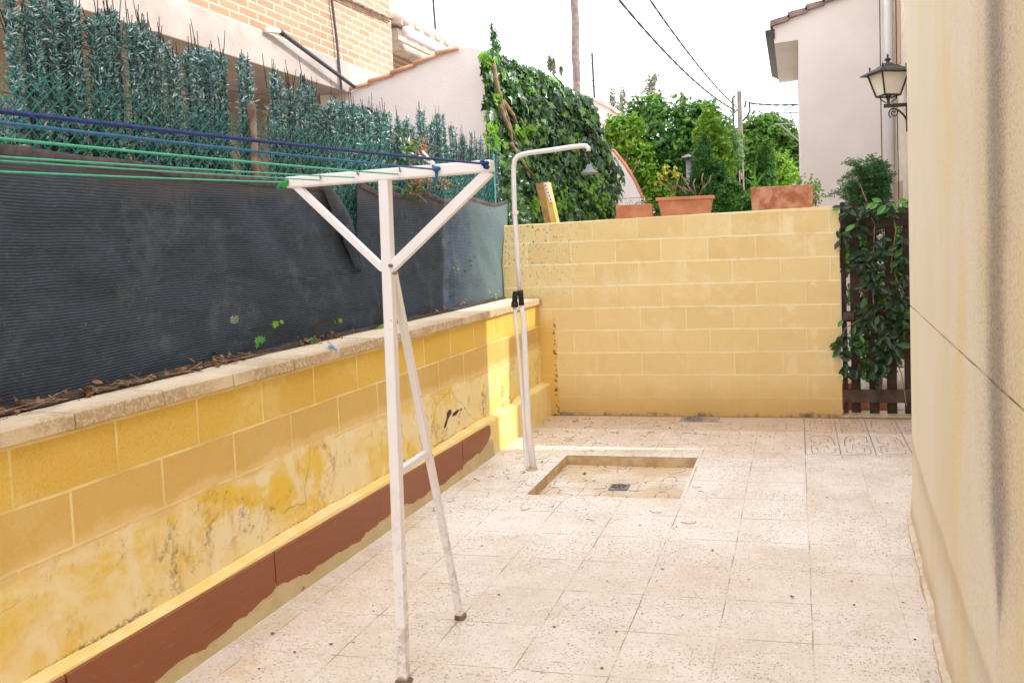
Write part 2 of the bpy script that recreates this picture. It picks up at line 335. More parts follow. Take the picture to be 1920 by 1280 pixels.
def house_wall_mat():
    g = G('house_plaster'); X, Y, Z = g.xyz()
    base = g.mix(g.step(g.noise(1.3, 5), .3, .65), (.78, .69, .50), (.82, .755, .61))
    yel = g.M('MULTIPLY', g.step(g.noise(1.1, 4, vec=g.comb(g.M('MULTIPLY', Y, 1.8), g.M('MULTIPLY', Z, .5)), dist=.4), .48, .66), .75); base = g.mix(yel, base, (.80, .67, .36))
    nearc = g.step(Y, -4.4, -3.0); base = g.mix(g.M('MULTIPLY', nearc, .6), base, (.84, .78, .65))
    nr = g.step(Y, -5.25, -5.7); base = g.mix(g.M('MULTIPLY', nr, .55), base, (.76, .63, .34))
    grain = g.noise(130, 6, rough=.85); speck = g.step(grain, .49, .60); sp2 = g.step(g.noise(95, 4, rough=.8), .54, .62)
    grow = g.step(Y, -3.6, -5.2)
    base = g.mix(g.M('MULTIPLY', g.M('MULTIPLY', sp2, grow), .42), base, (.46, .32, .20))
    # soot run: widest under the eaves, ending in a point
    c0 = g.M('MULTIPLY_ADD', g.M('SUBTRACT', g.noise(1.1, 3, vec=g.comb(0.0, 0.0, Z)), .5), .16, Y); dist = g.M('ABSOLUTE', g.M('ADD', g.M('MULTIPLY_ADD', g.noise(5, 5, vec=g.comb(g.M('MULTIPLY', Y, 3), Z), rough=.75), .10, c0), 5.30))
    fade = g.step(Z, .60, .95); wid = g.M('MULTIPLY_ADD', fade, .165, .02)
    core = g.M('MULTIPLY', g.step(dist, wid, g.M('MULTIPLY', wid, .15)), g.step(Z, .58, .74))
    halo = g.M('MULTIPLY', g.step(dist, g.M('MULTIPLY_ADD', fade, .36, .07), .02), g.step(Z, .40, .9))
    base = g.mix(g.M('MULTIPLY', halo, g.M('MULTIPLY_ADD', speck, .68, .10)), base, (.27, .19, .17))
    base = g.mix(g.M('MULTIPLY', core, g.M('MULTIPLY_ADD', speck, .36, .52)), base, (.12, .095, .11))
    # rising damp up to about 0.45 m
    dz = g.M('MULTIPLY_ADD', g.noise(1.2, 3), -.16, g.M('SUBTRACT', Z, -.08)); damp = g.step(dz, .47, .42); da = g.M('MULTIPLY_ADD', g.step(dz, .28, .46), .40, .10)
    base = g.mix(g.M('MULTIPLY', damp, g.M('MULTIPLY', da, g.M('MULTIPLY_ADD', sp2, .3, .8))), base, (.45, .30, .19))
    base = g.mix(g.M('MULTIPLY', speck, .16), base, (.44, .32, .22)); base = g.mix(g.M('MULTIPLY', g.step(g.noise(60, 5, rough=.85), .60, .66), .22), base, (.40, .28, .18))
    ft = g.M('MULTIPLY', g.step(g.M('MULTIPLY_ADD', g.noise(6, 5), -.14, Z), .10, -.04), .6); base = g.mix(ft, base, (.50, .34, .18))
    g.bump(g.M('ADD', grain, g.M('MULTIPLY', g.noise(9, 4), .8)), .7, .006)
    return g.fin(base, .85, 0, .3)

def brick_mat(name='ochre_bricks', axis=1, c=((.36,.22,.13),(.48,.32,.20),(.44,.30,.20)), w=.245, h=.068, z0=0, mort=.0085):
    g = G(name); X, Y, Z = g.xyz(g.warp(g.P, 5, .003)); vec = g.comb(g.M('ADD', Y if axis == 1 else X, 30), g.M('ADD', Z, 10-z0))
    c01, mo = g.brick(vec, w, h, mort, .5, .2); s = g.n('ShaderNodeSeparateColor'); g.l(c01, s.inputs[0])
    base = g.mix(s.outputs[0], c[0], c[1]); base = g.mix(g.M('MULTIPLY', g.noise(6, 4), .7), base, c[2])
    base = g.mix(g.M('MULTIPLY', g.step(g.noise(90, 3), .55, .7), .25), base, (.4, .22, .12))
    base = g.mix(g.M('MULTIPLY', mo, .9), base, (.66, .56, .44))
    g.bump(g.M('SUBTRACT', g.M('MULTIPLY', g.noise(60, 3), .2), mo), .7, .008)
    return g.fin(base, .85, 0, .3)

def net_mat():
    g = G('shade_netting'); X, Y, Z = g.xyz(); 
    zn = g.M('ADD', Z, g.M('ADD', g.M('MULTIPLY', g.noise(2.0, 3), .025), g.M('MULTIPLY', g.noise(14, 4), .0035)))
    wv = g.M('SINE', g.M('MULTIPLY', zn, 2*PI/.0112))
    fib = g.noise(1, 4, vec=g.comb(g.M('MULTIPLY', Y, 30), g.M('MULTIPLY', Z, 260)), rough=.8)
    t = g.M('MULTIPLY', g.M('MULTIPLY_ADD', wv, .5, .5), g.step(fib, .25, .65))
    base = g.mix(t, (.030, .040, .055), (.092, .128, .168))
    base = g.mix(g.M('MULTIPLY', g.step(g.noise(1.6, 4), .42, .66), g.M('MULTIPLY_ADD', t, .45, .05)), base, (.085, .125, .175))
    base = g.mix(g.M('MULTIPLY', g.step(g.noise(9, 5, vec=g.comb(g.M('MULTIPLY', Y, .25), Z), rough=.7), .45, .6), .25), base, (.02, .02, .026))
    base = g.mix(g.M('MULTIPLY', g.step(g.M('MULTIPLY_ADD', g.noise(3, 4), .3, Z), 1.92, 2.05), .5), base, (.12, .10, .10))
    sun_pale = g.M('MULTIPLY', g.step(g.M('MULTIPLY_ADD', g.noise(3, 4), .5, Y), -1.0, .25), .62); base = g.mix(sun_pale, base, (.20, .29, .30))  # paler far end: the sunlit part of the net put into the colour
    rub = g.M('MULTIPLY', g.step(Y, -1.9, -1.2), g.step(g.noise(26, 5, rough=.8), .60, .645)); base = g.mix(g.M('MULTIPLY', rub, .8), base, (.07, .045, .03))
    dz_ = g.step(g.noise(5, 6, rough=.75), .50, .68); base = g.mix(g.M('MULTIPLY', dz_, .30), base, (.15, .17, .19))
    hole = g.M('MULTIPLY', g.step(g.noise(17, 6, rough=.85), .66, .69), g.step(g.noise(3, 2), .42, .55)); base = g.mix(g.M('MULTIPLY', hole, .85), base, (.008, .007, .007))
    spk = g.step(g.noise(48, 3), .70, .73); base = g.mix(g.M('MULTIPLY', spk, .6), base, (.03, .02, .015))
    fl = g.step(g.noise(70, 2), .74, .76); base = g.mix(g.M('MULTIPLY', fl, .4), base, (.4, .36, .3))
    g.bump(g.M('ADD', g.M('MULTIPLY', t, .8), g.M('MULTIPLY', fib, .4)), .4, .002)
    g.fin(base, .85, 0, .12)
    return g.m

def coping_mat():
    g = G('coping_stone'); X, Y, Z = g.xyz()
    nrm = g.n('ShaderNodeNewGeometry'); nx, ny, nz = g.xyz(nrm.outputs['Normal'])
    base = g.mix(g.noise(5, 5), (.74, .60, .42), (.82, .70, .52))
    # old grime and lichen on the outward edge of the slabs
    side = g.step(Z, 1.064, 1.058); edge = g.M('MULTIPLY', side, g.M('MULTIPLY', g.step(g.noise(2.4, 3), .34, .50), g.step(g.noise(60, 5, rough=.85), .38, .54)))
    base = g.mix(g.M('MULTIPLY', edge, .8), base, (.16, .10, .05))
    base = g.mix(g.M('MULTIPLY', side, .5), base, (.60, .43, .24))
    spk = g.step(g.noise(90, 3), .66, .70); base = g.mix(g.M('MULTIPLY', spk, .4), base, (.3, .2, .12))
    g.bump(g.noise(60, 5, rough=.7), .5, .006)
    return g.fin(base, .85, 0, .3)

def red_tile_mat():
    g = G('red_skirting'); X, Y, Z = g.xyz(); n1 = g.noise(9, 5, vec=g.comb(g.M('MULTIPLY', Y, .5), g.M('MULTIPLY', Z, 14)))
    base = g.mix(n1, (.21, .060, .020), (.33, .105, .034))
    sc_ = g.step(g.noise(22, 4, vec=g.comb(g.M('MULTIPLY', Y, .45), g.M('MULTIPLY', Z, 9))), .72, .76); base = g.mix(g.M('MULTIPLY', sc_, .5), base, (.55, .30, .18))
    base = g.mix(g.M('MULTIPLY', g.step(g.noise(1.3, 3), .5, .7), .5), base, (.30, .12, .055))
    wr = g.step(g.noise(40, 5, rough=.8), .60, .68); base = g.mix(g.M('MULTIPLY', wr, .4), base, (.42, .22, .12))
    g.bump(n1, .5, .004)
    return g.fin(base, .45, 0, .5)

MT = {
 'floor': floor_mat('terrazzo_floor'), 'tray': floor_mat('flower_tiles', True), 'lwall': left_wall_mat(), 'bwall': back_wall_mat(),
 'hwall': house_wall_mat(), 'bricks': brick_mat(), 'bricks_end': brick_mat('ochre_bricks_end', 0), 'net': net_mat(), 'coping': coping_mat(), 'red': red_tile_mat(),
 'plinth': simple('yellow_plinth', (.82, .61, .20), (.86, .70, .34), 5, .85, bump=.4, bscale=40),
 'mortar': simple('olive_mortar', (.50, .39, .20), (.58, .47, .27), 4, .9, bump=.6, bscale=50),
 'mortar2': simple('pale_mortar', (.52, .42, .30), (.66, .56, .44), 14, .9, bump=.8, bscale=50),
 'traywall': simple('tray_mortar', (.46, .31, .14), (.66, .50, .30), 6, .9, bump=.5, bscale=50),
 'white': simple('white_paint', (.80, .77, .77), (.84, .82, .82), 6, .38, bump=.1, bscale=90),
 'white_worn': None,
 'plaster': simple('white_plaster', (.80, .755, .77), (.84, .80, .815), 3, .9, bump=.9, bscale=55),
 'gable': simple('gable_plaster', (.80, .745, .725), (.75, .68, .64), 1.2, .9, bump=.15, bscale=40),
 'rough': simple('rough_cream', (.72, .64, .54), (.62, .53, .42), 9, .95, bump=1.0, bscale=38),
 'beam': simple('concrete_beam', (.52, .46, .42), (.42, .36, .32), 2.5, .9, bump=.8, bscale=50),
 'recess': simple('beige_render', (.60, .50, .41), (.66, .56, .47), 2, .9),
 'terra': simple('terracotta', (.50, .18, .08), (.60, .27, .15), 7, .75, bump=.35, bscale=30),
 'terra_dirty': simple('terracotta_stained', (.42, .14, .06), (.62, .34, .22), 12, .8, bump=.5, bscale=40),
 'rooft': simple('orange_roof_tile', (.58, .30, .18), (.66, .42, .30), 6, .8, bump=.4),
 'whitetile': simple('whitewashed_tile', (.70, .64, .56), (.56, .47, .38), 8, .8, bump=.4),
 'browntile': simple('brown_roof_tile', (.22, .15, .13), (.32, .24, .22), 8, .8),
 'black': simple('black_plastic', (.015, .015, .017), None, rough=.45),
 'iron': simple('dark_iron', (.035, .032, .033), (.07, .06, .055), 14, .5, metal=.3),
 'glass': simple('frosted_lamp_glass', (.86, .78, .66), (.90, .84, .75), 5, .35),
 'darkpipe': simple('grey_tube', (.06, .06, .075), None, rough=.4),
 'rust': simple('rusty_post', (.11, .055, .03), (.26, .18, .13), 14, .8, bump=.4),
 'greenwire': simple('green_wire', (.012, .13, .105), (.025, .21, .175), 20, .45),
 'rope_navy': simple('navy_rope', (.008, .03, .17), (.015, .06, .28), 90, .7, bump=.8, bscale=300),
 'rope_blue': simple('blue_rope', (.02, .12, .30), (.03, .18, .38), 90, .7),
 'rope_green': simple('green_line', (.03, .42, .24), (.05, .5, .32), 60, .45),
 'rope_teal': simple('teal_line', (.04, .32, .22), (.06, .40, .30), 60, .45),
 'knotgreen': simple('green_knot', (.02, .33, .08), None, rough=.5),
 'drain': simple('grey_drain', (.20, .21, .25), (.30, .31, .34), 20, .5, metal=.5),
 'wood': simple('dark_gate_wood', (.028, .017, .013), (.060, .036, .026), 9, .85, bump=.6, bscale=70),
 'wood2': simple('grey_gate_rail', (.060, .040, .030), (.11, .075, .055), 12, .85, bump=.7, bscale=70),
 'bark': simple('bark', (.20, .13, .08), (.34, .25, .17), 10, .9, bump=.8, bscale=30),
 'vinebark': simple('vine_bark', (.20, .12, .07), (.38, .26, .17), 20, .9, bump=.6),
 'vinebark2': simple('bare_timber', (.30, .17, .06), (.42, .25, .10), 12, .85, bump=.6),
 'hem': simple('brown_hem', (.055, .045, .045), (.11, .095, .10), 20, .9, bump=.5),
 'palmbark': simple('palm_bark', (.17, .12, .12), (.26, .20, .19), 10, .9, bump=.8, bscale=25),
 'soil': simple('dry_soil', (.10, .065, .04), (.20, .14, .09), 30, .95, bump=1, bscale=60),
 'ground': simple('gravel_ground', (.42, .35, .27), (.52, .45, .36), 4, .95, bump=.5),
 'path': simple('pale_path', (.60, .51, .43), (.70, .62, .55), 6, .9, bump=.4),
 'yellowpost': simple('yellow_paint', (.62, .40, .08), (.70, .50, .16), 10, .7, bump=.3),
 'dryleaf': simple('dry_leaf', (.10, .045, .025), (.34, .17, .075), 40, .8),
 'dirt': simple('leaf_dirt', (.035, .024, .018), (.09, .06, .04), 25, .95, bump=1),
 'concrete': simple('pole_concrete', (.26, .22, .18), (.36, .31, .26), 8, .9),
 'cable': simple('black_cable', (.03, .03, .035), None, rough=.6),
 'alu': simple('antenna_metal', (.30, .30, .31), None, rough=.4, metal=.6),
 'pipe': simple('grey_downpipe', (.55, .53, .54), (.62, .60, .60), 4, .5),
 'blueclip': simple('blue_peg', (.10, .30, .62), (.65, .75, .85), 60, .4),
 'groove': simple('groove_dirt', (.30, .22, .18), (.48, .39, .32), 14, .9),
 'seam': simple('wall_seam', (.26, .17, .10), (.74, .58, .38), 5, .9, bump=.5),
 'shutter': simple('brown_reveal', (.45, .30, .20), (.50, .35, .24), 5, .8),
 'ivy': leafmat('ivy_leaves', (.012, .050, .014), (.042, .140, .038), (.18, .38, .04), .30, .15, .8, 2.2, .3),
 'ivybright': leafmat('young_ivy', (.09, .28, .02), (.24, .48, .04), None, .45, .4),
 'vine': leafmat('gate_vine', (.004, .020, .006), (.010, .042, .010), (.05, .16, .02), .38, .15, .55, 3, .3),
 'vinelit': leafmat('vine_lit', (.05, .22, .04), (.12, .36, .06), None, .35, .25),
 'citrus': leafmat('citrus_leaves', (.020, .080, .014), (.060, .22, .028), (.22, .42, .03), .4, .3, .5, 1.1, .5),
 'lime': leafmat('yellow_green_leaves', (.08, .24, .015), (.20, .42, .03), (.42, .50, .04), .45, .4, .4, 2, .4),
 'pine': leafmat('pine_needles', (.020, .075, .012), (.085, .20, .025), (.20, .32, .04), .6, .25, .3, .9, .7),
 'cypress': leafmat('cypress_leaves', (.025, .10, .02), (.06, .19, .03), None, .6, .25, .3, 3, .5),
 'conifer': leafmat('blue_conifer', (.02, .09, .02), (.05, .19, .04), None, .6, .2, .3, 3, .5),
 'haze': leafmat('pale_twiggy_leaves', (.18, .20, .16), (.30, .30, .24), (.45, .36, .25), .8, .3, .2),
 'fern': leafmat('fine_dark_leaves', (.016, .075, .028), (.06, .20, .07), (.18, .38, .10), .45, .25, .4, 3, .4),
 'yellowleaf': leafmat('yellow_succulent', (.40, .40, .03), (.60, .55, .06), (.25, .38, .04), .45, .3),
 'tinsel': leafmat('teal_tinsel', (.014, .085, .078), (.13, .34, .31), (.48, .64, .66), .25, .0, 1.0, 3.01, .25),
 'tinselblue': leafmat('blue_tinsel', (.030, .10, .115), (.15, .33, .37), (.66, .76, .80), .25, .0, 1.0, 3.01, .25),
 'twig': simple('artificial_twig', (.035, .028, .028), None, rough=.8),
}
# worn white paint for the steel posts: rust chips near the foot
g = G('worn_white_steel'); X, Y, Z = g.xyz()
b = g.mix(g.noise(8, 4), (.79, .755, .755), (.84, .815, .82)); low = g.step(Z, .9, .05)
b = g.mix(g.M('MULTIPLY', g.M('MULTIPLY', low, g.step(g.noise(22, 5, rough=.75), .48, .62)), .7), b, (.48, .36, .27))
b = g.mix(g.step(g.noise(35, 3), .70, .73), b, (.22, .12, .07)); b = g.mix(g.M('MULTIPLY', g.step(Z, .03, .008), .8), b, (.22, .11, .06))
g.bump(g.noise(60, 3), .1, .003); MT['white_worn'] = g.fin(b, .42, 0, .45)

# ================================================================== SETTING
T0, T1, U0, U1 = .880, 1.838, -2.385, -1.415     # shower tray opening
PX0, PX1, PY0, PY1 = .10, 4.0, -9.5, 0.0
mb = MB()
xs = [PX0, T0, T1, PX1]; ys = [PY0, U0, U1, PY1]
for i in range(3):
    for j in range(3):
        if i == 1 and j == 1: continue
        mb.add([(xs[i], ys[j], 0), (xs[i+1], ys[j], 0), (xs[i+1], ys[j+1], 0), (xs[i], ys[j+1], 0)], [(0, 1, 2, 3)])
tag(mb.build('patio_floor', MT['floor']), kind='structure')
mb = MB().add([(-300, -300, -.12), (300, -300, -.12), (300, 400, -.12), (-300, 400, -.12)], [(0, 1, 2, 3)])
tag(mb.build('ground', MT['ground']), kind='structure')
mb = MB().box(2.6, 4.6, .125, 14, -.11, -.02); tag(mb.build('path', MT['path']), kind='structure')
mb = MB().box(2.905, 3.75, -.02, .115, .002, .022); tag(mb.build('kerb', MT['coping'], bevel=.004), kind='structure')

# maze pattern tiles on the right of the strip: incised grooves
mb = MB()
def gpoly(pts, wd=.009, z=.0045):
    for a, b_ in zip(pts[:-1], pts[1:]):
        a = np.array(a); b_ = np.array(b_); d = b_-a; L = np.linalg.norm(d)
        if L < 1e-6: continue
        k = np.array([-d[1], d[0]])/L*wd/2
        mb.add([(*(a-k), z), (*(b_-k), z), (*(b_+k), z), (*(a+k), z)], [(0, 1, 2, 3)])
for i in range(5):
    x0 = 2.590+i*.24
    if i: gpoly([(x0-.004, -.03), (x0-.004+random.uniform(-.004, .004), -1.26)], .009, .0052)
    for j, (a, b_) in enumerate(((-.62, -.03), (-1.26, -.66))):
        h = b_-a
        f = -1 if (i+j) % 2 else 1
        def q(u, v): return (x0+.12+f*(u-.5)*.2, a+v*h)
        gpoly([q(.08, .30), q(.12, .12), q(.3, .06), q(.62, .08), q(.88, .06), q(.93, .2), q(.9, .42), q(.6, .5), q(.58, .62)], .006)
        gpoly([q(.08, .42), q(.10, .72), q(.2, .9), q(.42, .94)], .008)
        gpoly([q(.32, .28), q(.34, .42), q(.5, .44)], .005)
        gpoly([q(.72, .60), q(.90, .62), q(.92, .92), q(.62, .94)], .006)
        gpoly([q(.28, .62), q(.3, .78), q(.46, .8)], .007)
        gpoly([q(.70, .18), q(.74, .34)], .006)
gpoly([(2.59, -1.262), (3.95, -1.285)], .005, .0048)
gpoly([(2.583, -.03), (2.583, -1.26)], .010, .006)
tag(mb.build('tile_grooves', MT['groove']), kind='structure')

# shower tray set into the floor
t = thing('shower_tray', ((T0+T1)/2, (U0+U1)/2, -.08), 'sunken square shower basin with flower tiles in the patio floor', 'shower tray')
wt = .02
mb = MB().box(T0-wt, T0-.0005, U0-wt, U1+wt, -.1, -.003).box(T1+.0005, T1+wt, U0-wt, U1+wt, -.1, -.003).box(T0-.0005, T1+.0005, U0-wt, U0-.0005, -.1, -.003).box(T0-.0005, T1+.0005, U1+.0005, U1+wt, -.1, -.003)
mb.build('basin_rim', MT['traywall'], t)
nx = 26; mbf = MB(); vs = []; fs = []
for i in range(nx+1):
    for j in range(nx+1):
        x = T0+(T1-T0)*i/nx; y = U0+(U1-U0)*j/nx; vs.append((x, y, -.078+.012*min(1, math.hypot(x-1.44, y+1.92)/.9)))
for i in range(nx):
    for j in range(nx): a = i*(nx+1)+j; fs.append((a, a+nx+1, a+nx+2, a+1))
mbf.add(vs, fs).build('basin_floor', MT['tray'], t)
def drain(parent, x, y, z, s=.07, name='drain_grate'):
    mb = MB().box(x-s, x+s, y-s, y+s, z-.02, z+.004); o = mb.build(name, MT['drain'], parent, bevel=.002)
    mb = MB()
    for k in range(10):
        a = 2*PI*k/10; mb.add([(x+math.cos(a+d)*s*r, y+math.sin(a+d)*s*r, z+.0065) for r, d in ((.45, -.16), (.82, -.12), (.82, .12), (.45, .16))], [(0, 1, 2, 3)])
    mb.lathe((x, y, z+.0045), [(s*.2, 0), (s*.2, .002)], 10)
    mb.build('slots', MT['black'], o); return o
q = onz(1161, 913, -.072); drain(t, q[0], q[1], -.070, .062)
t = thing('floor_drain', (1.70, -.15, 0), 'grey round drain cover by the foot of the block wall', 'drain')
mb = MB().box(1.55, 1.88, -.24, -.06, -.01, .0055).build('drain_frame', MT['groove'], t)
mb = MB().lathe((1.66, -.15, .006), [(.085, 0), (.085, .004), (.07, .005)], 24); o = mb.build('drain_cover', MT['drain'], t)
mb = MB()
for k in range(9):
    a = 2*PI*k/9; mb.lathe((1.66+.05*math.cos(a), -.15+.05*math.sin(a), .0112), [(.008, 0), (.008, .0012)], 8)
mb.build('slots', MT['black'], o)

# ================================================================== LEFT BOUNDARY WALL
def lx(y): return .28+.016*y
def pxp(y): return .345+.017*y
YN = -9.4
t = thing('boundary_wall', (.1, -4.5, 0), 'low ochre block wall with cracked plaster and stone coping on the left', 'wall')
N = 48; vs = []; fs = []
zl = [0, .25, .5, .75, 1.0]
for i in range(N+1):
    y = YN*(1-i/N)-.001
    for k, z in enumerate(zl): vs.append((lx(y)+random.uniform(-.0015, .0015), y, z))
    vs.append((-.12, y, 1.0)); vs.append((-.12, y, -.1)); vs.append((lx(y), y, -.1))
M_ = len(zl)+3
for i in range(N):
    for k in range(M_-1): a = i*M_+k; fs.append((a, a+M_, a+M_+1, a+1))
    a = i*M_+M_-1; fs.append((a, a+M_, (i+1)*M_, i*M_))
fs.append(tuple(range(M_))); fs.append(tuple(reversed([N*M_+k for k in range(M_)])))
MB().add(vs, fs).build('block_face', MT['lwall'], t)
# plinth with an uneven rounded top edge
vs = []; fs = []; N = 90
for i in range(N+1):
    y = YN*(1-i/N)-.001; zt = .262+.006*math.sin(y*3)+random.uniform(-.003, .003)+(.03 if y > -.8 else 0); xo = pxp(y)+(.012 if y > -.82 else 0)
    vs += [(xo+.004, y, -.05), (xo, y, zt-.02), (xo-.006, y, zt-.004), (xo-.02, y, zt), (lx(y)-.02, y, zt+.012), (lx(y)-.02, y, -.05)]
for i in range(N):
    for k in range(5): a = i*6+k; fs.append((a, a+6, a+7, a+1))
fs.append((5, 4, 3, 2, 1, 0)); fs.append(tuple(N*6+k for k in range(6)))
MB().add(vs, fs).build('plinth', MT['plinth'], t)
# red skirting slabs with ragged mortar under them
jy = [-1.50, -2.03, -3.045, -4.13, -5.22, -6.3, -7.4, -8.5]
for k in range(len(jy)-1):
    y1, y0 = jy[k]-.004, jy[k+1]+.004; n = 64; vs = []; fs = []
    for i in range(n+1):
        y = y0+(y1-y0)*i/n; x = pxp(y)+.012; zb = float(np.interp(y, [-8.5, -5.2, -4.75, -4.35, -4.13, -3.9, -3.4, -3.05, -2.8, -2.3, -2.03, -1.5], [.02, .018, .022, .055, .088, .060, .045, .082, .055, .040, .058, .070]))+.004*math.sin(y*41)+.004*math.sin(y*17+1)+random.uniform(-.0045, .0045)+(.02 if k == 0 else 0); zt = .232-.004*(y)-(.0)
        if k == 0:
            u = (y-y0)/(y1-y0); zb += .0+ (max(0, u-.55)/.45)**2*.075
            if u > .97: zt -= .01
        vs += [(x-.014, y, zb), (x, y, zb+.004), (x, y, zt-.004), (x-.003, y, zt), (x-.014, y, zt)]
    for i in range(n):
        for q in range(4): a = i*5+q; fs.append((a, a+5, a+6, a+1))
    fs.append((0, 1, 2, 3, 4)[::-1]); fs.append(tuple(n*5+q for q in range(5)))
    MB().add(vs, fs).build('skirting_slab', MT['red'], t)
vs = []; fs = []; N = 140
for i in range(N+1):
    y = -8.5+(7.05)*i/N; x = pxp(y)+.004; r = .002+.004*math.sin(y*2.3)**2+.002*math.sin(y*11)**2
    vs += [(x-.004, y, .13), (x+.006, y, .10), (x+.006+r*.4, y, .03), (x+.014+r, y, .0), (x+.014+r, y, -.02), (x-.004, y, -.02)]
for i in range(N):
    for k in range(5): a = i*6+k; fs.append((a, a+6, a+7, a+1))
MB().add(vs, fs).build('mortar_fillet', MT['mortar'], t, smooth=True)
# coping slabs
y = -.01; k = 0
while y > YN:
    L = random.choice([.40, .40, .40, .22]) ; y1 = y-L+.004; dz = random.uniform(-.002, .002); dx = random.uniform(-.003, .004)
    a = [(-.16, y1, 1.012), (lx(y1)+.03+dx, y1, 1.006), (lx(y)+.03+dx, y, 1.006), (-.16, y, 1.012), (-.16, y1, 1.070+dz), (lx(y1)+.028+dx, y1, 1.060+dz), (lx(y)+.028+dx, y, 1.060+dz), (-.16, y, 1.070+dz)]
    MB().hexa(a).build('coping_slab', MT['coping'], t, bevel=.005); y = y-L
# flaked paint scar
mb = MB(); sx = lambda p: (lx(p[1])+.0025, p[1], p[2])
def flake(pts):
    q = [onx(a, b_, .262) for a, b_ in pts]; mb.add([sx(p) for p in q], [tuple(range(len(q)))])
flake([(836, 803), (838, 794), (841, 786), (842, 774), (845, 768), (849, 768), (850, 774), (846, 781), (843, 788), (840, 799)])
flake([(851, 779), (853, 774), (858, 770), (861, 767), (863, 770), (860, 775), (855, 779), (852, 781)]); flake([(864, 768), (867, 765), (869, 767), (866, 770)]); flake([(872, 764), (874, 763), (874, 767)])
mb.build('paint_scar', MT['dirt'], t)

# ================================================================== BACK WALL
ZT = 1.755
t = thing('garden_wall', (1.6, .06, 0), 'tall pale yellow block wall across the end of the patio', 'wall')
vs = []; fs = []; N = 30
for i in range(N+1):
    x = -.15+(2.90+.15)*i/N; zt = ZT-.035+.055*(x/2.9) + random.uniform(-.002, .002)
    vs += [(x, 0, -.1), (x, -.000, zt-.006), (x, .006, zt), (x, .115, zt), (x, .12, -.1)]
for i in range(N):
    for k in range(4): a = i*5+k; fs.append((a, a+5, a+6, a+1))
    a = i*5; fs.append((a, a+4, a+9, a+5))
fs.append((0, 1, 2, 3, 4)[::-1]); fs.append(tuple(N*5+k for k in range(5)))
MB().add(vs, fs).build('block_face', MT['bwall'], t)
def wtop(x): return ZT-.035+.055*(x/2.9)

# ================================================================== HOUSE ON THE RIGHT
d = Vector((-.053, -1, 0)).normalized(); P0 = Vector((3.127, -2.655, 0)); 
def hw(s, off=0): p = P0+d*s; return (p.x-off, p.y)
t = thing('house', (5, -5, 0), 'cream rendered house wall with dark soot run filling the right side', 'house')
L = 7.2; Zs = [-.1, .0, .04, .09, .5, 1.095]; mb = MB()
def wallpart(z0, z1, name, mat, out0=0, flare=False):
    vs = []; fs = []; n = 60
    for i in range(n+1):
        s = L*i/n; 
        zz = [z0, z0+.05, z0+.12, z0+.3, z1] if flare else [z0, z1]
        ff = [.030, .026, .012, .0, 0] if flare else [0, 0]
        for z, f in zip(zz, ff):
            p = hw(s, f*(1+.5*math.sin(s*9)*.5+random.uniform(-.2, .2)) if f else 0); vs.append((p[0], p[1], z+(.016*s if abs(z-1.16) < .01 else 0)))
        vs.append((8, hw(s)[1], z1+(.016*s if abs(z1-1.16) < .01 else 0))); vs.append((8, hw(s)[1], z0+(.016*s if abs(z0-1.16) < .01 else 0)))
    m_ = len(zz)+2
    for i in range(n):
        for k in range(m_-1): a = i*m_+k; fs.append((a, a+1, a+m_+1, a+m_))
        a = i*m_+m_-1; fs.append((a, i*m_, (i+1)*m_, a+m_))
    fs.append(tuple(range(m_-1, -1, -1))); fs.append(tuple(n*m_+k for k in range(m_)))
    return MB().add(vs, fs).build(name, mat, t)
wallpart(-.05, 1.155, 'lower_wall', MT['hwall'], flare=True)
wallpart(1.165, 5.1, 'upper_wall', MT['hwall'])
p0 = hw(0, -.006); p1 = hw(L, -.006); MB().hexa([(p1[0], p1[1], 1.153+.016*L), (8, p1[1], 1.153+.016*L), (8, p0[1], 1.153), (p0[0], p0[1], 1.153), (p1[0], p1[1], 1.167+.016*L), (8, p1[1], 1.167+.016*L), (8, p0[1], 1.167), (p0[0], p0[1], 1.167)]).build('wall_seam', MT['seam'], t)
MB().box(3.95, 8, -2.65, -.98, -.05, 5.1).build('rear_wing', MT['rough'], t)
MB().box(2.85, 8.2, -9.6, -2.45, 5.104, 5.24).build('roof_slab', MT['beam'], t)
MB().box(3.80, 8.2, -2.45, -.975, 5.105, 5.24).build('rear_roof_slab', MT['beam'], t)
# ragged mortar ridge at its foot
vs = []; fs = []; N = 120
for i in range(N+1):
    s = -.01+5.2*i/N; r = .004+.007*math.sin(s*5)+random.uniform(-.003, .004); a = hw(s, .0); b_ = hw(s, r+.02); c_ = hw(s, r*.55+.02)
    vs += [(a[0]+.03, a[1], .075+random.uniform(-.006, .006)), (c_[0]-.012, c_[1], .05+random.uniform(-.006, .006)), (b_[0], b_[1], 0.0), (a[0]+.03, a[1], 0)]
for i in range(N):
    for k in range(3): a = i*4+k; fs.append((a, a+1, a+5, a+4))
MB().add(vs, fs).build('mortar_ridge', MT['mortar2'], t)

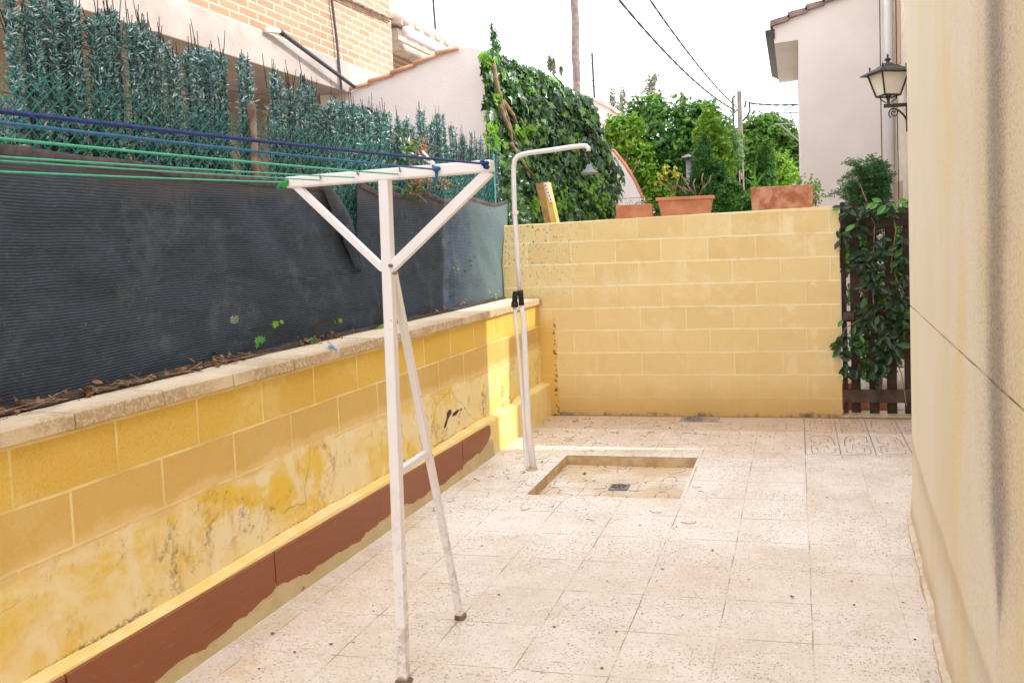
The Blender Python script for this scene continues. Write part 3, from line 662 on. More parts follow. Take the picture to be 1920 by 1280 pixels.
# ================================================================== CLOTHES POST
BX, BY = 1.133, -4.638
t = thing('clothes_post', (BX, BY, 0), 'white steel T-shaped clothes line post with braces standing in the patio', 'clothes post')
s = .037
mb = MB().bar((BX, BY, .004), (1.158, BY, 1.806), s, s, (0, 1, 0)); mb.build('post', MT['white_worn'], t, bevel=.004)
z_l, z_r = 1.812, 1.846
A = ony(540, 343, BY); B_ = ony(924, 311, BY)
mb = MB().bar(A+np.array([0, 0, -.003]), B_+np.array([0, 0, -.003]), .046, .052, (0, 0, 1)); mb = MB().bar(tuple(A), tuple(B_), .044, .040, (0, 0, 1)); mb.build('crossbar', MT['white_worn'], t, bevel=.006)
a0 = ony(556, 349, BY-.0); a1 = ony(720, 505, BY); MB().bar(tuple(a0), tuple(a1), .024, .026, (0, 1, 0)).build('brace', MT['white_worn'], t, bevel=.003)
a0 = ony(918, 322, BY); a1 = ony(732, 504, BY); MB().bar(tuple(a0), tuple(a1), .034, .030, (0, 1, 0)).build('brace', MT['white_worn'], t, bevel=.003)
top = Vector(tuple(ony(737, 512, BY+.03))); foot = Vector((1.141, -4.118, .006))
MB().bar(top, foot, .026, .026, (1, 0, 0)).build('rear_leg', MT['white_worn'], t, bevel=.003)
fr = 1-(.775/top.z); lp = top+(foot-top)*fr
MB().bar((1.146, BY+.02, .765), (lp.x, lp.y, .775), .026, .024, (0, 0, 1)).build('strut', MT['white_worn'], t, bevel=.003)
MB().box(1.141-.02, 1.141+.02, -4.118-.02, -4.118+.02, .0005, .02).build('foot_plate', MT['rust'], t, bevel=.003)
for px, py in ((741, 512), (733, 498)):
    q = ony(px, py, BY-.018); MB().tube([(q[0], q[1]-.012, q[2]), (q[0], q[1]+.004, q[2])], [.0055, .007], 6).build('bolt', MT['rust'], t)
MB().lathe((BX, BY, .0005), [(.034, 0), (.030, .004), (.024, .009)], 10).build('foot_shadow_ring', MT['rust'], t)  # rust-coloured ring added as the contact shadow of the post
# clothes lines (run parallel to the left wall, back past the camera)
lines = [((909, 307), (0, 181), .0042, 'rope_navy', 'navy blue', 'knot', 'navy'), ((818, 318), (0, 207), .0034, 'rope_blue', 'mid blue', 'knot', 'blue'),
         ((746, 327), (0, 240), .0030, 'rope_green', 'bright green, third from the right', None, ''), ((664, 333), (0, 277), .0024, 'rope_green', 'thin green, fourth from the right', None, ''),
         ((600, 338), (0, 287), .0024, 'rope_teal', 'pale teal, second from the left', None, ''), ((535, 342), (0, 309), .0026, 'rope_green', 'green with bright green knot, leftmost', 'g', '')]
for (h, e, r, mt, nm, kn, cc) in lines:
    p = ony(h[0], h[1], BY-.028); q = onx(e[0], e[1], p[0]); 
    dirv = (q-p)/(q[1]-p[1]); end = p+dirv*(-9.0-p[1]); n = 40
    pts = []
    for i in range(n+1):
        f_ = i/n; pt = p+(end-p)*f_; sag = 4*f_*(1-f_)*.02; pts.append((pt[0], pt[1], pt[2]-sag+ .02*4*.5*0))
    t2 = thing('clothes_line', tuple(p), 'clothes line of %s cord tied to the white crossbar' % nm, 'clothes line', 'clothes lines on the white post')
    MB().tube(pts, r, 6).build('cord', MT[mt], t2)
    if kn:
        rr = .008 if kn == 'knot' else .009; mb = MB()
        for k in range(5): mb.lathe((p[0]+random.uniform(-.008, .008), p[1]+random.uniform(-.006, .006), p[2]+random.uniform(-.012, .006)), [(.002, -rr), (rr, -rr*.4), (rr, rr*.4), (.002, rr)], 8)
        if kn == 'knot' and cc == 'blue': mb.tube([p, p+np.array([.0, 0, -.02]), p+np.array([-.008, 0, -.045])], .005, 6)
        if kn == 'g': mb.tube([p, p+np.array([-.02, 0, -.006]), p+np.array([-.035, 0, -.02])], .005, 6)
        mb.build('knot', MT['knotgreen'] if kn == 'g' else MT[mt], t2, smooth=True)
# small hooks on the bar
for px, py in ((909, 305), (813, 316), (751, 321), (672, 327), (602, 334)):
    p = ony(px, py, BY-.022); MB().tube([p+np.array([0, .012, 0]), p+np.array([0, -.006, .0]), p+np.array([0, -.008, .012])], .003, 6).build('hook', MT['drain'], t)
# clothes pegs
def peg(a, b_, mat, label, wd=.010):
    a = Vector(a); b_ = Vector(b_); m1 = thing('clothes_peg', tuple(b_), label, 'clothes peg'); k = (b_-a).cross(Vector((0, 1, 0))).normalized()
    for sg in (-1, 1): MB().bar(a+k*sg*.010, b_+k*sg*.002, wd*.55, wd, (0, 1, 0)).build('jaw', mat, m1, bevel=.001)
    MB().tube([(a+b_)/2-Vector((0, .008, 0)), (a+b_)/2+Vector((0, .008, 0))], .006, 8).build('spring', MT['drain'], m1)
peg(ony(789, 288, BY-.02), ony(815, 309, BY-.02), MT['white'], 'white clothes peg clipped on the navy line over the crossbar')
q0 = onz(616, 645, 1.078); q1 = onz(633, 657, 1.074)
peg(q0, q1, MT['blueclip'], 'blue and white clothes peg lying on the wall coping')

# ================================================================== SHOWER
SX, SY = .735, -1.822
t = thing('garden_shower', (SX, SY, 0), 'white outdoor shower pipe with bent arm and black valve', 'shower')
def sp(px, py): return tuple(ony(px, py, SY))
pts = [sp(975, 545), sp(970, 480), sp(965, 400), sp(963, 330)]
for px, py in ((963, 312), (965, 301), (970, 294), (979, 290), (992, 287), (1030, 282), (1070, 276), (1093, 273.5), (1099, 274), (1103, 278), (1103.5, 284)): pts.append(sp(px, py))
MB().tube(pts, .0165, 14).build('riser', MT['white'], t, smooth=True)
mb = MB().tube([sp(966, 395), sp(966, 402)], .022, 12); mb.build('pipe_clip', MT['white'], t)
h0 = np.array(sp(1103.5, 284)); mb = MB().tube([h0+np.array([0, 0, .012]), h0+np.array([0, 0, -.04]), h0+np.array([.0, 0, -.085])], [.014, .010, .008], 10); mb.build('drop_tube', MT['iron'], t)
MB().lathe((h0[0]+.002, h0[1], h0[2]-.150), [(.054, 0), (.059, .005), (.054, .014), (.026, .036), (.011, .066)], 24).build('shower_head', MT['drain'], t, smooth=True)
a = np.array(sp(976, 545)); b_ = np.array(sp(966, 547)); c_ = np.array(sp(966, 574)); d_ = np.array(sp(978, 572))
mb = MB().tube([d_, a+np.array([0, 0, -.02]), a+np.array([0, 0, .004])], [.019, .019, .017], 10)
mb.tube([a+np.array([0, -.01, -.014]), b_+np.array([0, -.01, -.01]), b_+np.array([0, -.01, -.03]), c_+np.array([0, -.01, 0])], [.017, .019, .019, .019], 10).tube([c_+np.array([0, -.01, .03]), c_+np.array([0, -.01, -.005])], .024, 10)
mb.tube([a+np.array([0, -.05, -.01]), a+np.array([0, .0, -.01])], .009, 8)
mb.build('valve', MT['black'], t, smooth=True)
MB().tube([c_+np.array([0, -.01, .0]), sp(971, 640), sp(979, 740), sp(986, 870), tuple(np.array([.716, SY-.01, .004]))], [.014, .011, .011, .012, .013], 10).build('supply_pipe', MT['white'], t, smooth=True)
MB().tube([d_, sp(979.5, 588), sp(982, 605), sp(986, 700), sp(990, 800), (SX+.012, SY+.01, .004)], [.014, .017, .019, .020, .022, .025], 10).build('lower_post', MT['white'], t, smooth=True)
MB().lathe((SX+.005, SY, .0005), [(.045, 0), (.04, .006), (.03, .012)], 14).build('base_seal', MT['mortar'], t)

# ================================================================== SHADE NETS + FENCE + ARTIFICIAL HEDGE
def net(label, left, right, top, bot, amp, seed, ny=220, nz=44):
    r_ = random.Random(seed); ph = [r_.uniform(0, 6) for _ in range(6)]; vs = []; fs = []
    for j in range(nz+1):
        v = j/nz
        for i in range(ny+1):
            u = i/ny; y = left(v)+(right(v)-left(v))*u; z = bot(y)+(top(y)-bot(y))*v
            bul = amp*(math.sin(y*2.1+ph[0])*.5+math.sin(y*5.3+z*3+ph[1])*.28+math.sin(z*7+y*1.3+ph[2])*.22)
            bul += amp*.25*math.sin(y*13+z*9+ph[3])
            bul += .0025*math.sin(y*31+z*14+ph[4]*3)*math.sin(z*19+y*4)+.005*math.sin((y*.6+z)*19+ph[5])*math.sin(y*3.1)**2; e = math.sin(PI*v)*.9+.1; x = -.035+bul*e-.05*(1-v)*(1 if y < -1.2 else .3)*.8
            if seed == 3 and y > -2.8: x += .022*min(1, (y+2.8)/.15)
            vs.append((max(x, -.066), y, z))
    for j in range(nz):
        for i in range(ny): a = j*(ny+1)+i; fs.append((a, a+ny+1, a+ny+2, a+1))
    o = MB().add(vs, fs).build('shade_net', MT['net'], None, smooth=True); s_ = o.modifiers.new('s', 'SOLIDIFY'); s_.thickness = .0025
    hv = []; hf = []
    for i in range(ny+1):
        a_ = vs[nz*(ny+1)+i]; b2 = vs[(nz-1)*(ny+1)+i]; q_ = math.sin(a_[1]*11)*.004
        hv += [(a_[0]+.004, a_[1], a_[2]+.006+q_), (a_[0]+.010, a_[1], a_[2]-.010), (a_[0]+.005, a_[1], a_[2]-.030+q_)]
    for i in range(ny):
        for k in range(2): a_ = i*3+k; hf.append((a_, a_+3, a_+4, a_+1))
    MB().add(hv, hf).build('hem', MT['hem'], o, smooth=True)
    return tag(o, label, 'shade net', 'shade nets on the fence')
def tp1(y): return 1.935+.012*math.sin(y*2.2)+(.0 if y < -3.3 else -.02*(y+3.3))
def r1(v):
    z = 1.06+v*.87
    return -2.34-.22*v/.42*1 if v < .42 else -2.70-(v-.44)/.56*.33
n1 = net('long charcoal shade net hung on the near part of the fence', lambda v: -8.9, r1, tp1, lambda y: 1.052, .04, 3, 420)
n2 = net('faded grey shade net on the fence beside the shower', lambda v: -2.60+.02*math.sin(v*5), lambda v: .14+.015*math.sin(v*8), lambda y: 1.958-.045*abs(math.sin((y+2.6)*3.4))**.8+(.01 if y < -2.4 else 0), lambda y: 1.062, .034, 9, 150)
# folded flap hanging from the torn corner
vs = []; fs = []; n = 14
for i in range(n+1):
    f_ = i/n; A_ = onx(604+64*f_, 349+158*f_, .0); wpx = 14+22*math.sin(PI*min(1, f_*1.1))*.9
    B2 = onx(604+64*f_+wpx*.75, 349+158*f_-wpx*.35, -.02); M2 = (A_+B2)/2+np.array([.025, 0, 0])
    vs += [tuple(A_), tuple(M2), tuple(B2)]
for i in range(n):
    for k in range(2): a = i*3+k; fs.append((a, a+3, a+4, a+1))
o = MB().add(vs, fs).build('folded_edge', MT['net'], n1, smooth=True); s_ = o.modifiers.new('s', 'SOLIDIFY'); s_.thickness = .003
# slits in the net
def slit(par, pts):
    q = [onx(a, b_, .028) for a, b_ in pts]; MB().add([tuple(p) for p in q]+[(p[0]-.003, p[1], p[2]) for p in q], [tuple(range(len(q))), tuple(range(2*len(q)-1, len(q)-1, -1))]).build('tear', MT['black'], par)
slit(n1, [(460, 622), (480, 613), (502, 609), (501, 616), (482, 622)]); slit(n1, [(588, 612), (612, 602), (634, 599), (632, 606), (612, 611), (594, 621)])
for k in range(16):
    a, b_ = random.choice([(160+random.uniform(0, 240), 470+random.uniform(0, 80)), (300+random.uniform(-60, 120), 410+random.uniform(-30, 60)), (740+random.uniform(0, 180), 420+random.uniform(0, 130))]); r_ = random.uniform(1.2, 3.6)
    slit(n1 if a < 650 else n2, [(a+r_*random.uniform(.6, 1.6)*math.cos(q), b_+r_*.6*math.sin(q)) for q in (0, 1.2, 2.4, 3.6, 5)])

# chain link fence
t = thing('chain_link_fence', (-.10, -4, 1.07), 'green chain link fence on top of the low wall', 'fence')
mb = MB(); H0, H1, FX = 1.07, 2.235, -.085
def topz(y): return 2.255+.02*math.sin(y*1.7)
sp_ = .062; y = -6.4-1.2
while y < .3:
    for sg in (1, -1):
        a = (y, H0); b_ = (y+(H1-H0)*1.0, H1)
        if sg < 0: a, b_ = (y, H1), (y+(H1-H0), H0)
        y0, z0 = a; y1, z1 = b_
        lo, hi = -6.4, -.03
        if y1 < lo or y0 > hi: continue
        def zat(yy): return z0+(z1-z0)*(yy-y0)/(y1-y0)
        ya, yb = max(y0, lo), min(y1, hi); n = 5
        pts = [(FX+(.004 if (i % 2) else -.004)*sg, ya+(yb-ya)*i/n, zat(ya+(yb-ya)*i/n)+random.uniform(-.002, .002)) for i in range(n+1)]
        mb.tube(pts, .0023, 4, False)
    y += sp_
mb.build('wire_mesh', MT['greenwire'], t)
mb = MB().tube([(FX, -6.4+i*.3, 2.15+.01*math.sin(i)) for i in range(22)], .002, 4).tube([(FX-.02, -6.4+i*.3, 2.36+.02*math.sin(i*1.3)) for i in range(22)], .0016, 4)
mb.build('tension_wire', MT['twig'], t)
for y_, r_, zt_, mt in ((-3.56, .021, 2.30, 'rust'), (-6.3, .021, 2.3, 'rust')):
    MB().tube([(FX+.0, y_, 1.0), (FX+.0, y_+.0, zt_)], r_, 12).build('fence_post', MT[mt], t, smooth=True)
MB().tube([(FX+.01, -.06, 1.0), (FX+.01, -.05, 2.36)], .013, 10).build('end_post', MT['greenwire'], t, smooth=True)

# artificial hedge: stems with tinsel leaves
t = thing('artificial_hedge', (-.2, -3, 1.07), 'blue green artificial hedge screen with bare twig tips behind the fence', 'hedge screen')
cl = [(8, 24, -30), (44, 62, 42), (62, 82, 18), (84, 104, 24), (104, 130, 8), (130, 150, 34), (166, 184, 42), (184, 206, 36), (206, 227, 38), (238, 252, 68), (252, 270, 60), (270, 288, 80),
      (293, 299, 82), (311, 317, 86), (318, 336, 124), (347, 362, 110), (362, 384, 104), (384, 402, 108), (402, 421, 118), (449, 460, 108), (460, 472, 120), (505, 526, 146), (539, 556, 172), (556, 574, 158), (574, 588, 172), (600, 608, 200),
      (625, 645, 200), (645, 668, 204), (668, 688, 216), (688, 712, 220), (714, 730, 222), (736, 752, 234), (758, 772, 238), (784, 796, 218), (806, 818, 228), (822, 834, 224), (840, 850, 244), (858, 868, 260), (872, 895, 280), (895, 915, 296), (918, 932, 305)]
Pn = []; Nn = []; Sn = []; Tn = []; stems = MB(); Pb = []; Nb = []; Sb = []; Tb = []
def stem(px, ytop, twig, zb, dens=1.0):
    X0 = -.16+random.uniform(-.05, .05); p = onx(px, ytop, X0); y0 = p[1]; zt = p[2]
    if zt < zb+.05: return
    lean = random.uniform(-.018, .018); zz = zt+twig
    stems.tube([(X0, y0, zb), (X0, y0+lean*.5, zt), (X0+random.uniform(-.01, .01), y0+lean*1.6+random.uniform(-.02, .02), zz)], [.0028, .0022, .0015], 4)
    n = int((zt-zb)/.00145*dens)
    for i in range(n):
        z = zb+(zt+.04-zb)*(1-random.random()**1.12); a = random.uniform(0, 2*PI); el = random.uniform(.35, 1.25); tv = (math.cos(a)*math.cos(el), math.sin(a)*math.cos(el), math.sin(el)*random.choice([1, 1, .3]))
        nv = (random.gauss(0, 1), random.gauss(0, 1), random.gauss(0, 1)); L_ = random.uniform(.014, .030)
        tgt = (Pn, Nn, Sn, Tn) if random.random() < .62 or px > 560 else (Pb, Nb, Sb, Tb)
        tgt[0].append((X0+random.gauss(0, .006), y0+lean*.5*(z-zb)/(zt-zb)+random.gauss(0, .006), z)); tgt[1].append(nv); tgt[2].append(L_); tgt[3].append(tv)
for (pa, pb, top_) in cl:
    px = (pa+pb)/2; wd = pb-pa; k = max(2, int(wd/3.0)) if px < 600 else max(4, int(wd/2.3))
    for i in range(k): stem(px+random.uniform(-wd, wd)*.5, top_+random.uniform(-2, 26), random.uniform(.03, .15), 1.70 if px < 560 else 1.2, 1.15)
px = 2
while px < 935:
    base = 232 if px < 160 else (258 if px < 500 else 235+(px-500)*.2)
    if px > 590: base = 222+(px-590)*.24
    gap = any(a < px < b_ for a, b_ in ((29, 42), (152, 165), (229, 236), (294, 308), (428, 444), (478, 498)))
    if not gap: stem(px, base+random.uniform(-35, 20), random.uniform(0, .04), 1.70 if px < 560 else 1.12, .8)
    px += random.uniform(5, 8) if px < 590 else random.uniform(2.6, 4.2)
for i in range(45):
    px = random.uniform(5, 925); base = np.interp(px, [0, 150, 300, 500, 700, 930], [15, 25, 75, 135, 215, 285]); X0 = -.16; p = onx(px, base+random.uniform(0, 25), X0)
    L_ = random.uniform(.05, .16); ln = random.uniform(-.06, .06); stems.tube([(X0, p[1], p[2]-.05), (X0, p[1]+ln, p[2]+L_*.6), (X0, p[1]+ln*1.3, p[2]+L_)], [.0022, .0018, .0013], 4)
for i in range(60):
    px = random.uniform(845, 935); X0 = -.12; p = onx(px, 300+random.uniform(-15, 10), X0); ln = random.uniform(.02, .16); L_ = random.uniform(.08, .2)
    stems.tube([(X0, p[1]-.0, p[2]-.08), (X0, p[1]+ln, p[2]+L_)], [.002, .0013], 4)
stems.build('twigs', MT['twig'], t)
leaves('tinsel_foliage', Pn, Nn, np.array(Sn), 'tin', MT['tinsel'], t, T=np.array(Tn))
leaves('bluish_foliage', Pb, Nb, np.array(Sb), 'tin', MT['tinselblue'], t, T=np.array(Tb))

# ================================================================== NEIGHBOUR'S BRICK BUILDING (left)
BXF = -1.742
t = thing('brick_house', (-4, -3, 0), 'ochre brick building with pale concrete band over a recessed ground floor', 'building')
MB().box(-7, BXF, -9.5, 1.50, 3.39, 6.6).build('brick_wall', MT['bricks'], t)
MB().box(-7, BXF+.022, -9.52, 1.52, 3.095, 3.387).build('concrete_band', MT['beam'], t, bevel=.008)
MB().box(-7, -3.0, -9.4, 1.3, -.1, 3.09).build('ground_floor_wall', MT['recess'], t)
MB().box(-2.02, -1.90, .42, .72, -.1, 3.09).build('pillar', MT['plaster'], t)
MB().tube([tuple(onx(622, -60, BXF+.03)), tuple(onx(622, 0, BXF+.03)), tuple(onx(632, 80, BXF+.03)), tuple(onx(640, 168, BXF+.05))], .012, 6).build('cable', MT['darkpipe'], t)
MB().tube([tuple(onx(560, -40, BXF+.02)), tuple(onx(672, 9, BXF+.02)), tuple(onx(735, 37, BXF+.03))], .014, 6).build('conduit', MT['rust'], t)
MB().tube([tuple(onx(575, -25, BXF+.02)), tuple(onx(668, 14, BXF+.02)), tuple(onx(730, 41, BXF+.02))], .007, 6).build('cable', MT['rust'], t)
o = MB().tube([tuple(onx(497, 57, BXF+.0)), tuple(onx(499, 57, BXF+.05)), tuple(onx(527, 60, BXF+.09))], .024, 8)
t2 = thing('awning_arm', tuple(onx(497, 57, BXF)), 'folding awning arm with white elbow reaching down from the brick wall', 'awning arm')
o.build('bracket', MT['white'], t2); q0 = onx(524, 59, BXF+.09); q1 = onx(664, 163, BXF+.10)
MB().tube([tuple(q0), tuple(q0+(q1-q0)*.06), tuple(q1)], [.028, .021, .019], 10).build('tube', MT['darkpipe'], t2, smooth=True)

# second house beyond: whitewashed eaves
t = thing('tiled_house', (-4, 6, 0), 'brick house beyond with whitewashed tile eaves and gutter', 'house')
MB().box(-7, -2.35, 2.2, 12, -.1, 3.98).build('brick_wall', MT['bricks_end'], t)
MB().box(-7, -1.95, 2.1, 12.1, 3.99, 4.12).build('eaves_slab', MT['whitetile'], t)
mb = MB(); vs = [(-1.85, 2.0, 4.13), (-1.85, 12.2, 4.13), (-7, 12.2, 5.6), (-7, 2.0, 5.6)]
mb.add(vs+[(a, b_, c_+.05) for a, b_, c_ in vs], [(3,2,1,0),(4,5,6,7),(0,1,5,4),(1,2,6,5),(2,3,7,6),(3,0,4,7)]).build('roof', MT['whitetile'], t)
mb = MB()
for k in range(34): yy = 2.1+k*.3; mb.tube([(-1.82, yy, 4.20), (-4, yy, 4.83)], .085, 8)
mb.build('roof_tiles', MT['whitetile'], t, smooth=True)
MB().tube([(-1.78, 1.95, 4.04), (-1.78, 12.2, 4.04)], .055, 10).build('gutter', MT['white'], t, smooth=True)
MB().tube([(-1.82, 1.95, 3.86), (-1.82, 12.2, 3.86)], .035, 8).build('gutter_pipe', MT['whitetile'], t, smooth=True)

# tv antenna mast
def yagi(label, base, topp, booms, y):
    t = thing('tv_antenna', tuple(ony(*base, y)), label, 'antenna'); p0 = ony(*base, y); p1 = ony(*topp, y)
    MB().tube([tuple(p0), tuple(p1)], .022 if y < 12 else .03, 8).build('mast', MT['cable'], t)
    for (a, b_, nel, hl) in booms:
        mb = MB()
        A_ = ony(*a, y); B2 = ony(*b_, y); mb.tube([tuple(A_), tuple(B2)], .012, 5)
        for i in range(nel):
            c_ = A_+(B2-A_)*(i+.5)/nel; mb.tube([(c_[0], c_[1]-.05, c_[2]-hl), (c_[0], c_[1]+.05, c_[2]+hl)], .006, 4)
        mb.build('boom', MT['alu'], t)
yagi('thin dark aerial mast standing behind the brick building', (822, 130), (809, -40), [((770, 72), (822, 81), 10, .06)], 9)
yagi('pale rooftop aerial with several crossbars beside the palm trunk', (1115, 195), (1110, 100), [((1085, 117), (1112, 120), 5, .1), ((1100, 152), (1128, 150), 4, .06), ((1105, 161), (1130, 163), 3, .03), ((1088, 108), (1100, 124), 3, .08)], 17)

# ================================================================== WHITE GABLE OUTBUILDING + IVY
t = thing('white_outbuilding', (-1.1, .5, 0), 'rough white plastered shed wall edged with orange roof tiles', 'outbuilding')
gp = [(612, 190), (700, 155), (770, 124), (830, 99), (862, 92), (884, 89), (898, 92), (905, 99), (910, 190), (915, 292)]
Q = [ony(a, b_, .5) for a, b_ in gp]; Q = [(p[0], p[2]) for p in Q]
Q2 = [(-2.0, -.1)]+Q+[(-.33, -.1)]
vs = [(x, .5, z) for x, z in Q2]+[(x, .5+2.6, z) for x, z in Q2]; n = len(Q2)
MB().add(vs, [tuple(range(n-1, -1, -1)), tuple(range(n, 2*n))]+[(i, (i+1) % n, n+(i+1) % n, n+i) for i in range(n)]).build('plaster_wall', MT['plaster'], t)
tiles = [(690, 158), (732, 143), (772, 126), (812, 108), (850, 95)]
seg = [(612, 189), (652, 172), (694, 157), (735, 141), (778, 123), (820, 104), (858, 92)]
for i in range(len(seg)-1):
    a = ony(seg[i][0], seg[i][1], .50); b_ = ony(seg[i+1][0]+3, seg[i+1][1], .50)
    a[2] += .012; b_[2] += .004
    MB().tube([(a[0], .47, a[2]), (b_[0], .475, b_[2])], [.022, .018], 12).build('edge_tile', MT['rooft'], t, smooth=True)
vent = ony(681, 209, .49); MB().lathe((0, 0, 0), [(.0, -.05), (.085, -.05), (.095, 0), (.08, .03), (0, .05)], 20)
mb = MB().lathe((vent[0], vent[1]-.03, vent[2]-.03), [(.10, 0), (.115, .02), (.09, .055), (.03, .07)], 20); mb.build('vent_cap', MT['black'], t, smooth=True)

IX0, IY0, IX1, IY1 = -.33, .5, .27, 3.3
def ivp(px, py, off=0):     # point on the ivy wall plane
    nrm = np.array([IY1-IY0, -(IX1-IX0), 0]); nrm /= np.linalg.norm(nrm); dd = ray(px, py); tt = ((np.array([IX0, IY0, 0])-C)@nrm+off)/(dd@nrm); return C+tt*dd, nrm
poly = [(903, 97), (918, 92), (945, 103), (975, 118), (1008, 126), (1030, 140), (1055, 158), (1085, 172), (1108, 184), (1120, 205), (1123, 232), (1132, 262), (1150, 290), (1166, 318), (1164, 350), (1158, 378), (1152, 440), (940, 445), (950, 380), (925, 300), (912, 200)]
def inpoly(x, y, P):
    c = False; j = len(P)-1
    for i in range(len(P)):
        xi, yi = P[i]; xj, yj = P[j]
        if ((yi > y) != (yj > y)) and (x < (xj-xi)*(y-yi)/(yj-yi)+xi): c = not c
        j = i
    return c
t = thing('ivy_wall', (0, 1.8, 0), 'tall wall smothered in dark glossy ivy with bright young leaves', 'ivy wall')
cx_, cy_ = 1040, 290
core = []
for (a, b_) in poly:
    p, nv = ivp(a+(cx_-a)*.06, b_+(cy_-b_)*.05, 0); core.append((max(p[0], -.33), p[1], p[2]))
n = len(core); vs = core+[(p[0]-nv[0]*.3, p[1]-nv[1]*.3, p[2]) for p in core]
MB().add(vs, [tuple(range(n)), tuple(range(2*n-1, n-1, -1))]+[(i, n+i, n+(i+1) % n, (i+1) % n) for i in range(n)]).build('wall_core', MT['dirt'], t)
P_ = []; N_ = []; S_ = []; T_ = []; Pbr = []; Nbr = []; Sbr = []; Tbr = []
while len(P_) < 5200:
    a = random.uniform(900, 1170); b_ = random.uniform(88, 445)
    if not inpoly(a, b_, poly): continue
    if b_ > 300 and a < 960 and random.random() < .5: continue
    off = abs(random.gauss(0, .06))+.02+.05*math.sin(a*.06)*math.sin(b_*.05)
    p, nv = ivp(a, b_, off); nn = nv+np.array([random.gauss(0, .35), random.gauss(-.1, .35), random.gauss(.35, .3)])
    P_.append(p); N_.append(nn); S_.append(random.choice([random.uniform(.04, .07), random.uniform(.07, .135)])); T_.append((random.gauss(0, .5), random.gauss(0, .5), -1+random.gauss(0, .3)))
for (a0, b0, sx_, sy_, k, s_) in ((915, 104, 10, 6, 40, .07), (922, 250, 9, 20, 62, .08), (918, 275, 6, 8, 8, .10), (938, 180, 8, 14, 20, .06), (990, 155, 12, 12, 8, .06), (985, 245, 12, 14, 14, .08), (1045, 385, 30, 22, 60, .06), (1110, 350, 30, 25, 70, .05), (1000, 210, 40, 60, 30, .06), (1005, 385, 10, 12, 14, .08), (950, 302, 10, 8, 10, .08), (1130, 380, 20, 25, 60, .05)):
    for i in range(k):
        a = random.gauss(a0, sx_*.7); b_ = random.gauss(b0, sy_*.7); p, nv = ivp(a, b_, .14+random.uniform(0, .06))
        nn = nv+np.array([random.gauss(0, .4), random.gauss(-.3, .4), random.gauss(.4, .3)]); Pbr.append(p); Nbr.append(nn); Sbr.append(s_*random.uniform(.7, 1.2)); Tbr.append((random.gauss(0, .5), random.gauss(0, .5), -1))
leaves('ivy_foliage', P_, N_, np.array(S_), 'ivy', MT['ivy'], t, T=np.array(T_))
leaves('young_leaves', Pbr, Nbr, np.array(Sbr), 'ivy', MT['ivybright'], t, T=np.array(Tbr))
for pts in ([(925, 118), (932, 160), (944, 200), (955, 232), (966, 262)], [(938, 196), (948, 225), (958, 248), (960, 268)], [(958, 268), (970, 288), (985, 312), (1000, 330)], [(944, 190), (962, 215), (968, 232)]):
    MB().tube([tuple(ivp(a, b_, .19)[0]) for a, b_ in pts], [.022-.003*i for i in range(len(pts))], 7).build('ivy_stem', MT['vinebark'], t, smooth=True)
# dark gap between fence end and wall: ivy stems & leaves
P_ = []; N_ = []; S_ = []
for i in range(420):
    z = random.uniform(1.0, 2.4); x = random.uniform(-.02, .16)-.06*(z-1); y = random.uniform(.16, .45); P_.append((x, y, z)); N_.append((random.gauss(.2, .5), -1, random.gauss(.4, .4))); S_.append(random.uniform(.03, .06))
leaves('ivy_foliage', P_, N_, np.array(S_), 'ivy', MT['ivy'], t)

# sloping white wall end with terracotta edge
t = thing('sloping_wall', (.7, 5, 0), 'white garden wall with red sloping coping behind the ivy', 'wall')
gp = [(1108, 292), (1130, 281), (1150, 284), (1172, 312), (1190, 342), (1204, 372), (1205, 430), (1108, 430)]
Q = [ony(a, b_, 4.6) for a, b_ in gp]; n = len(Q); vs = [tuple(p) for p in Q]+[(p[0], p[1]+.25, p[2]) for p in Q]
MB().add(vs, [tuple(range(n)), tuple(range(2*n-1, n-1, -1))]+[(i, n+i, n+(i+1) % n, (i+1) % n) for i in range(n)]).build('plaster', MT['plaster'], t)
MB().tube([tuple(ony(a, b_, 4.62)) for a, b_ in [(1130, 280), (1151, 283), (1173, 311), (1191, 341), (1205, 372)]], .028, 8).build('coping', MT['terra'], t)

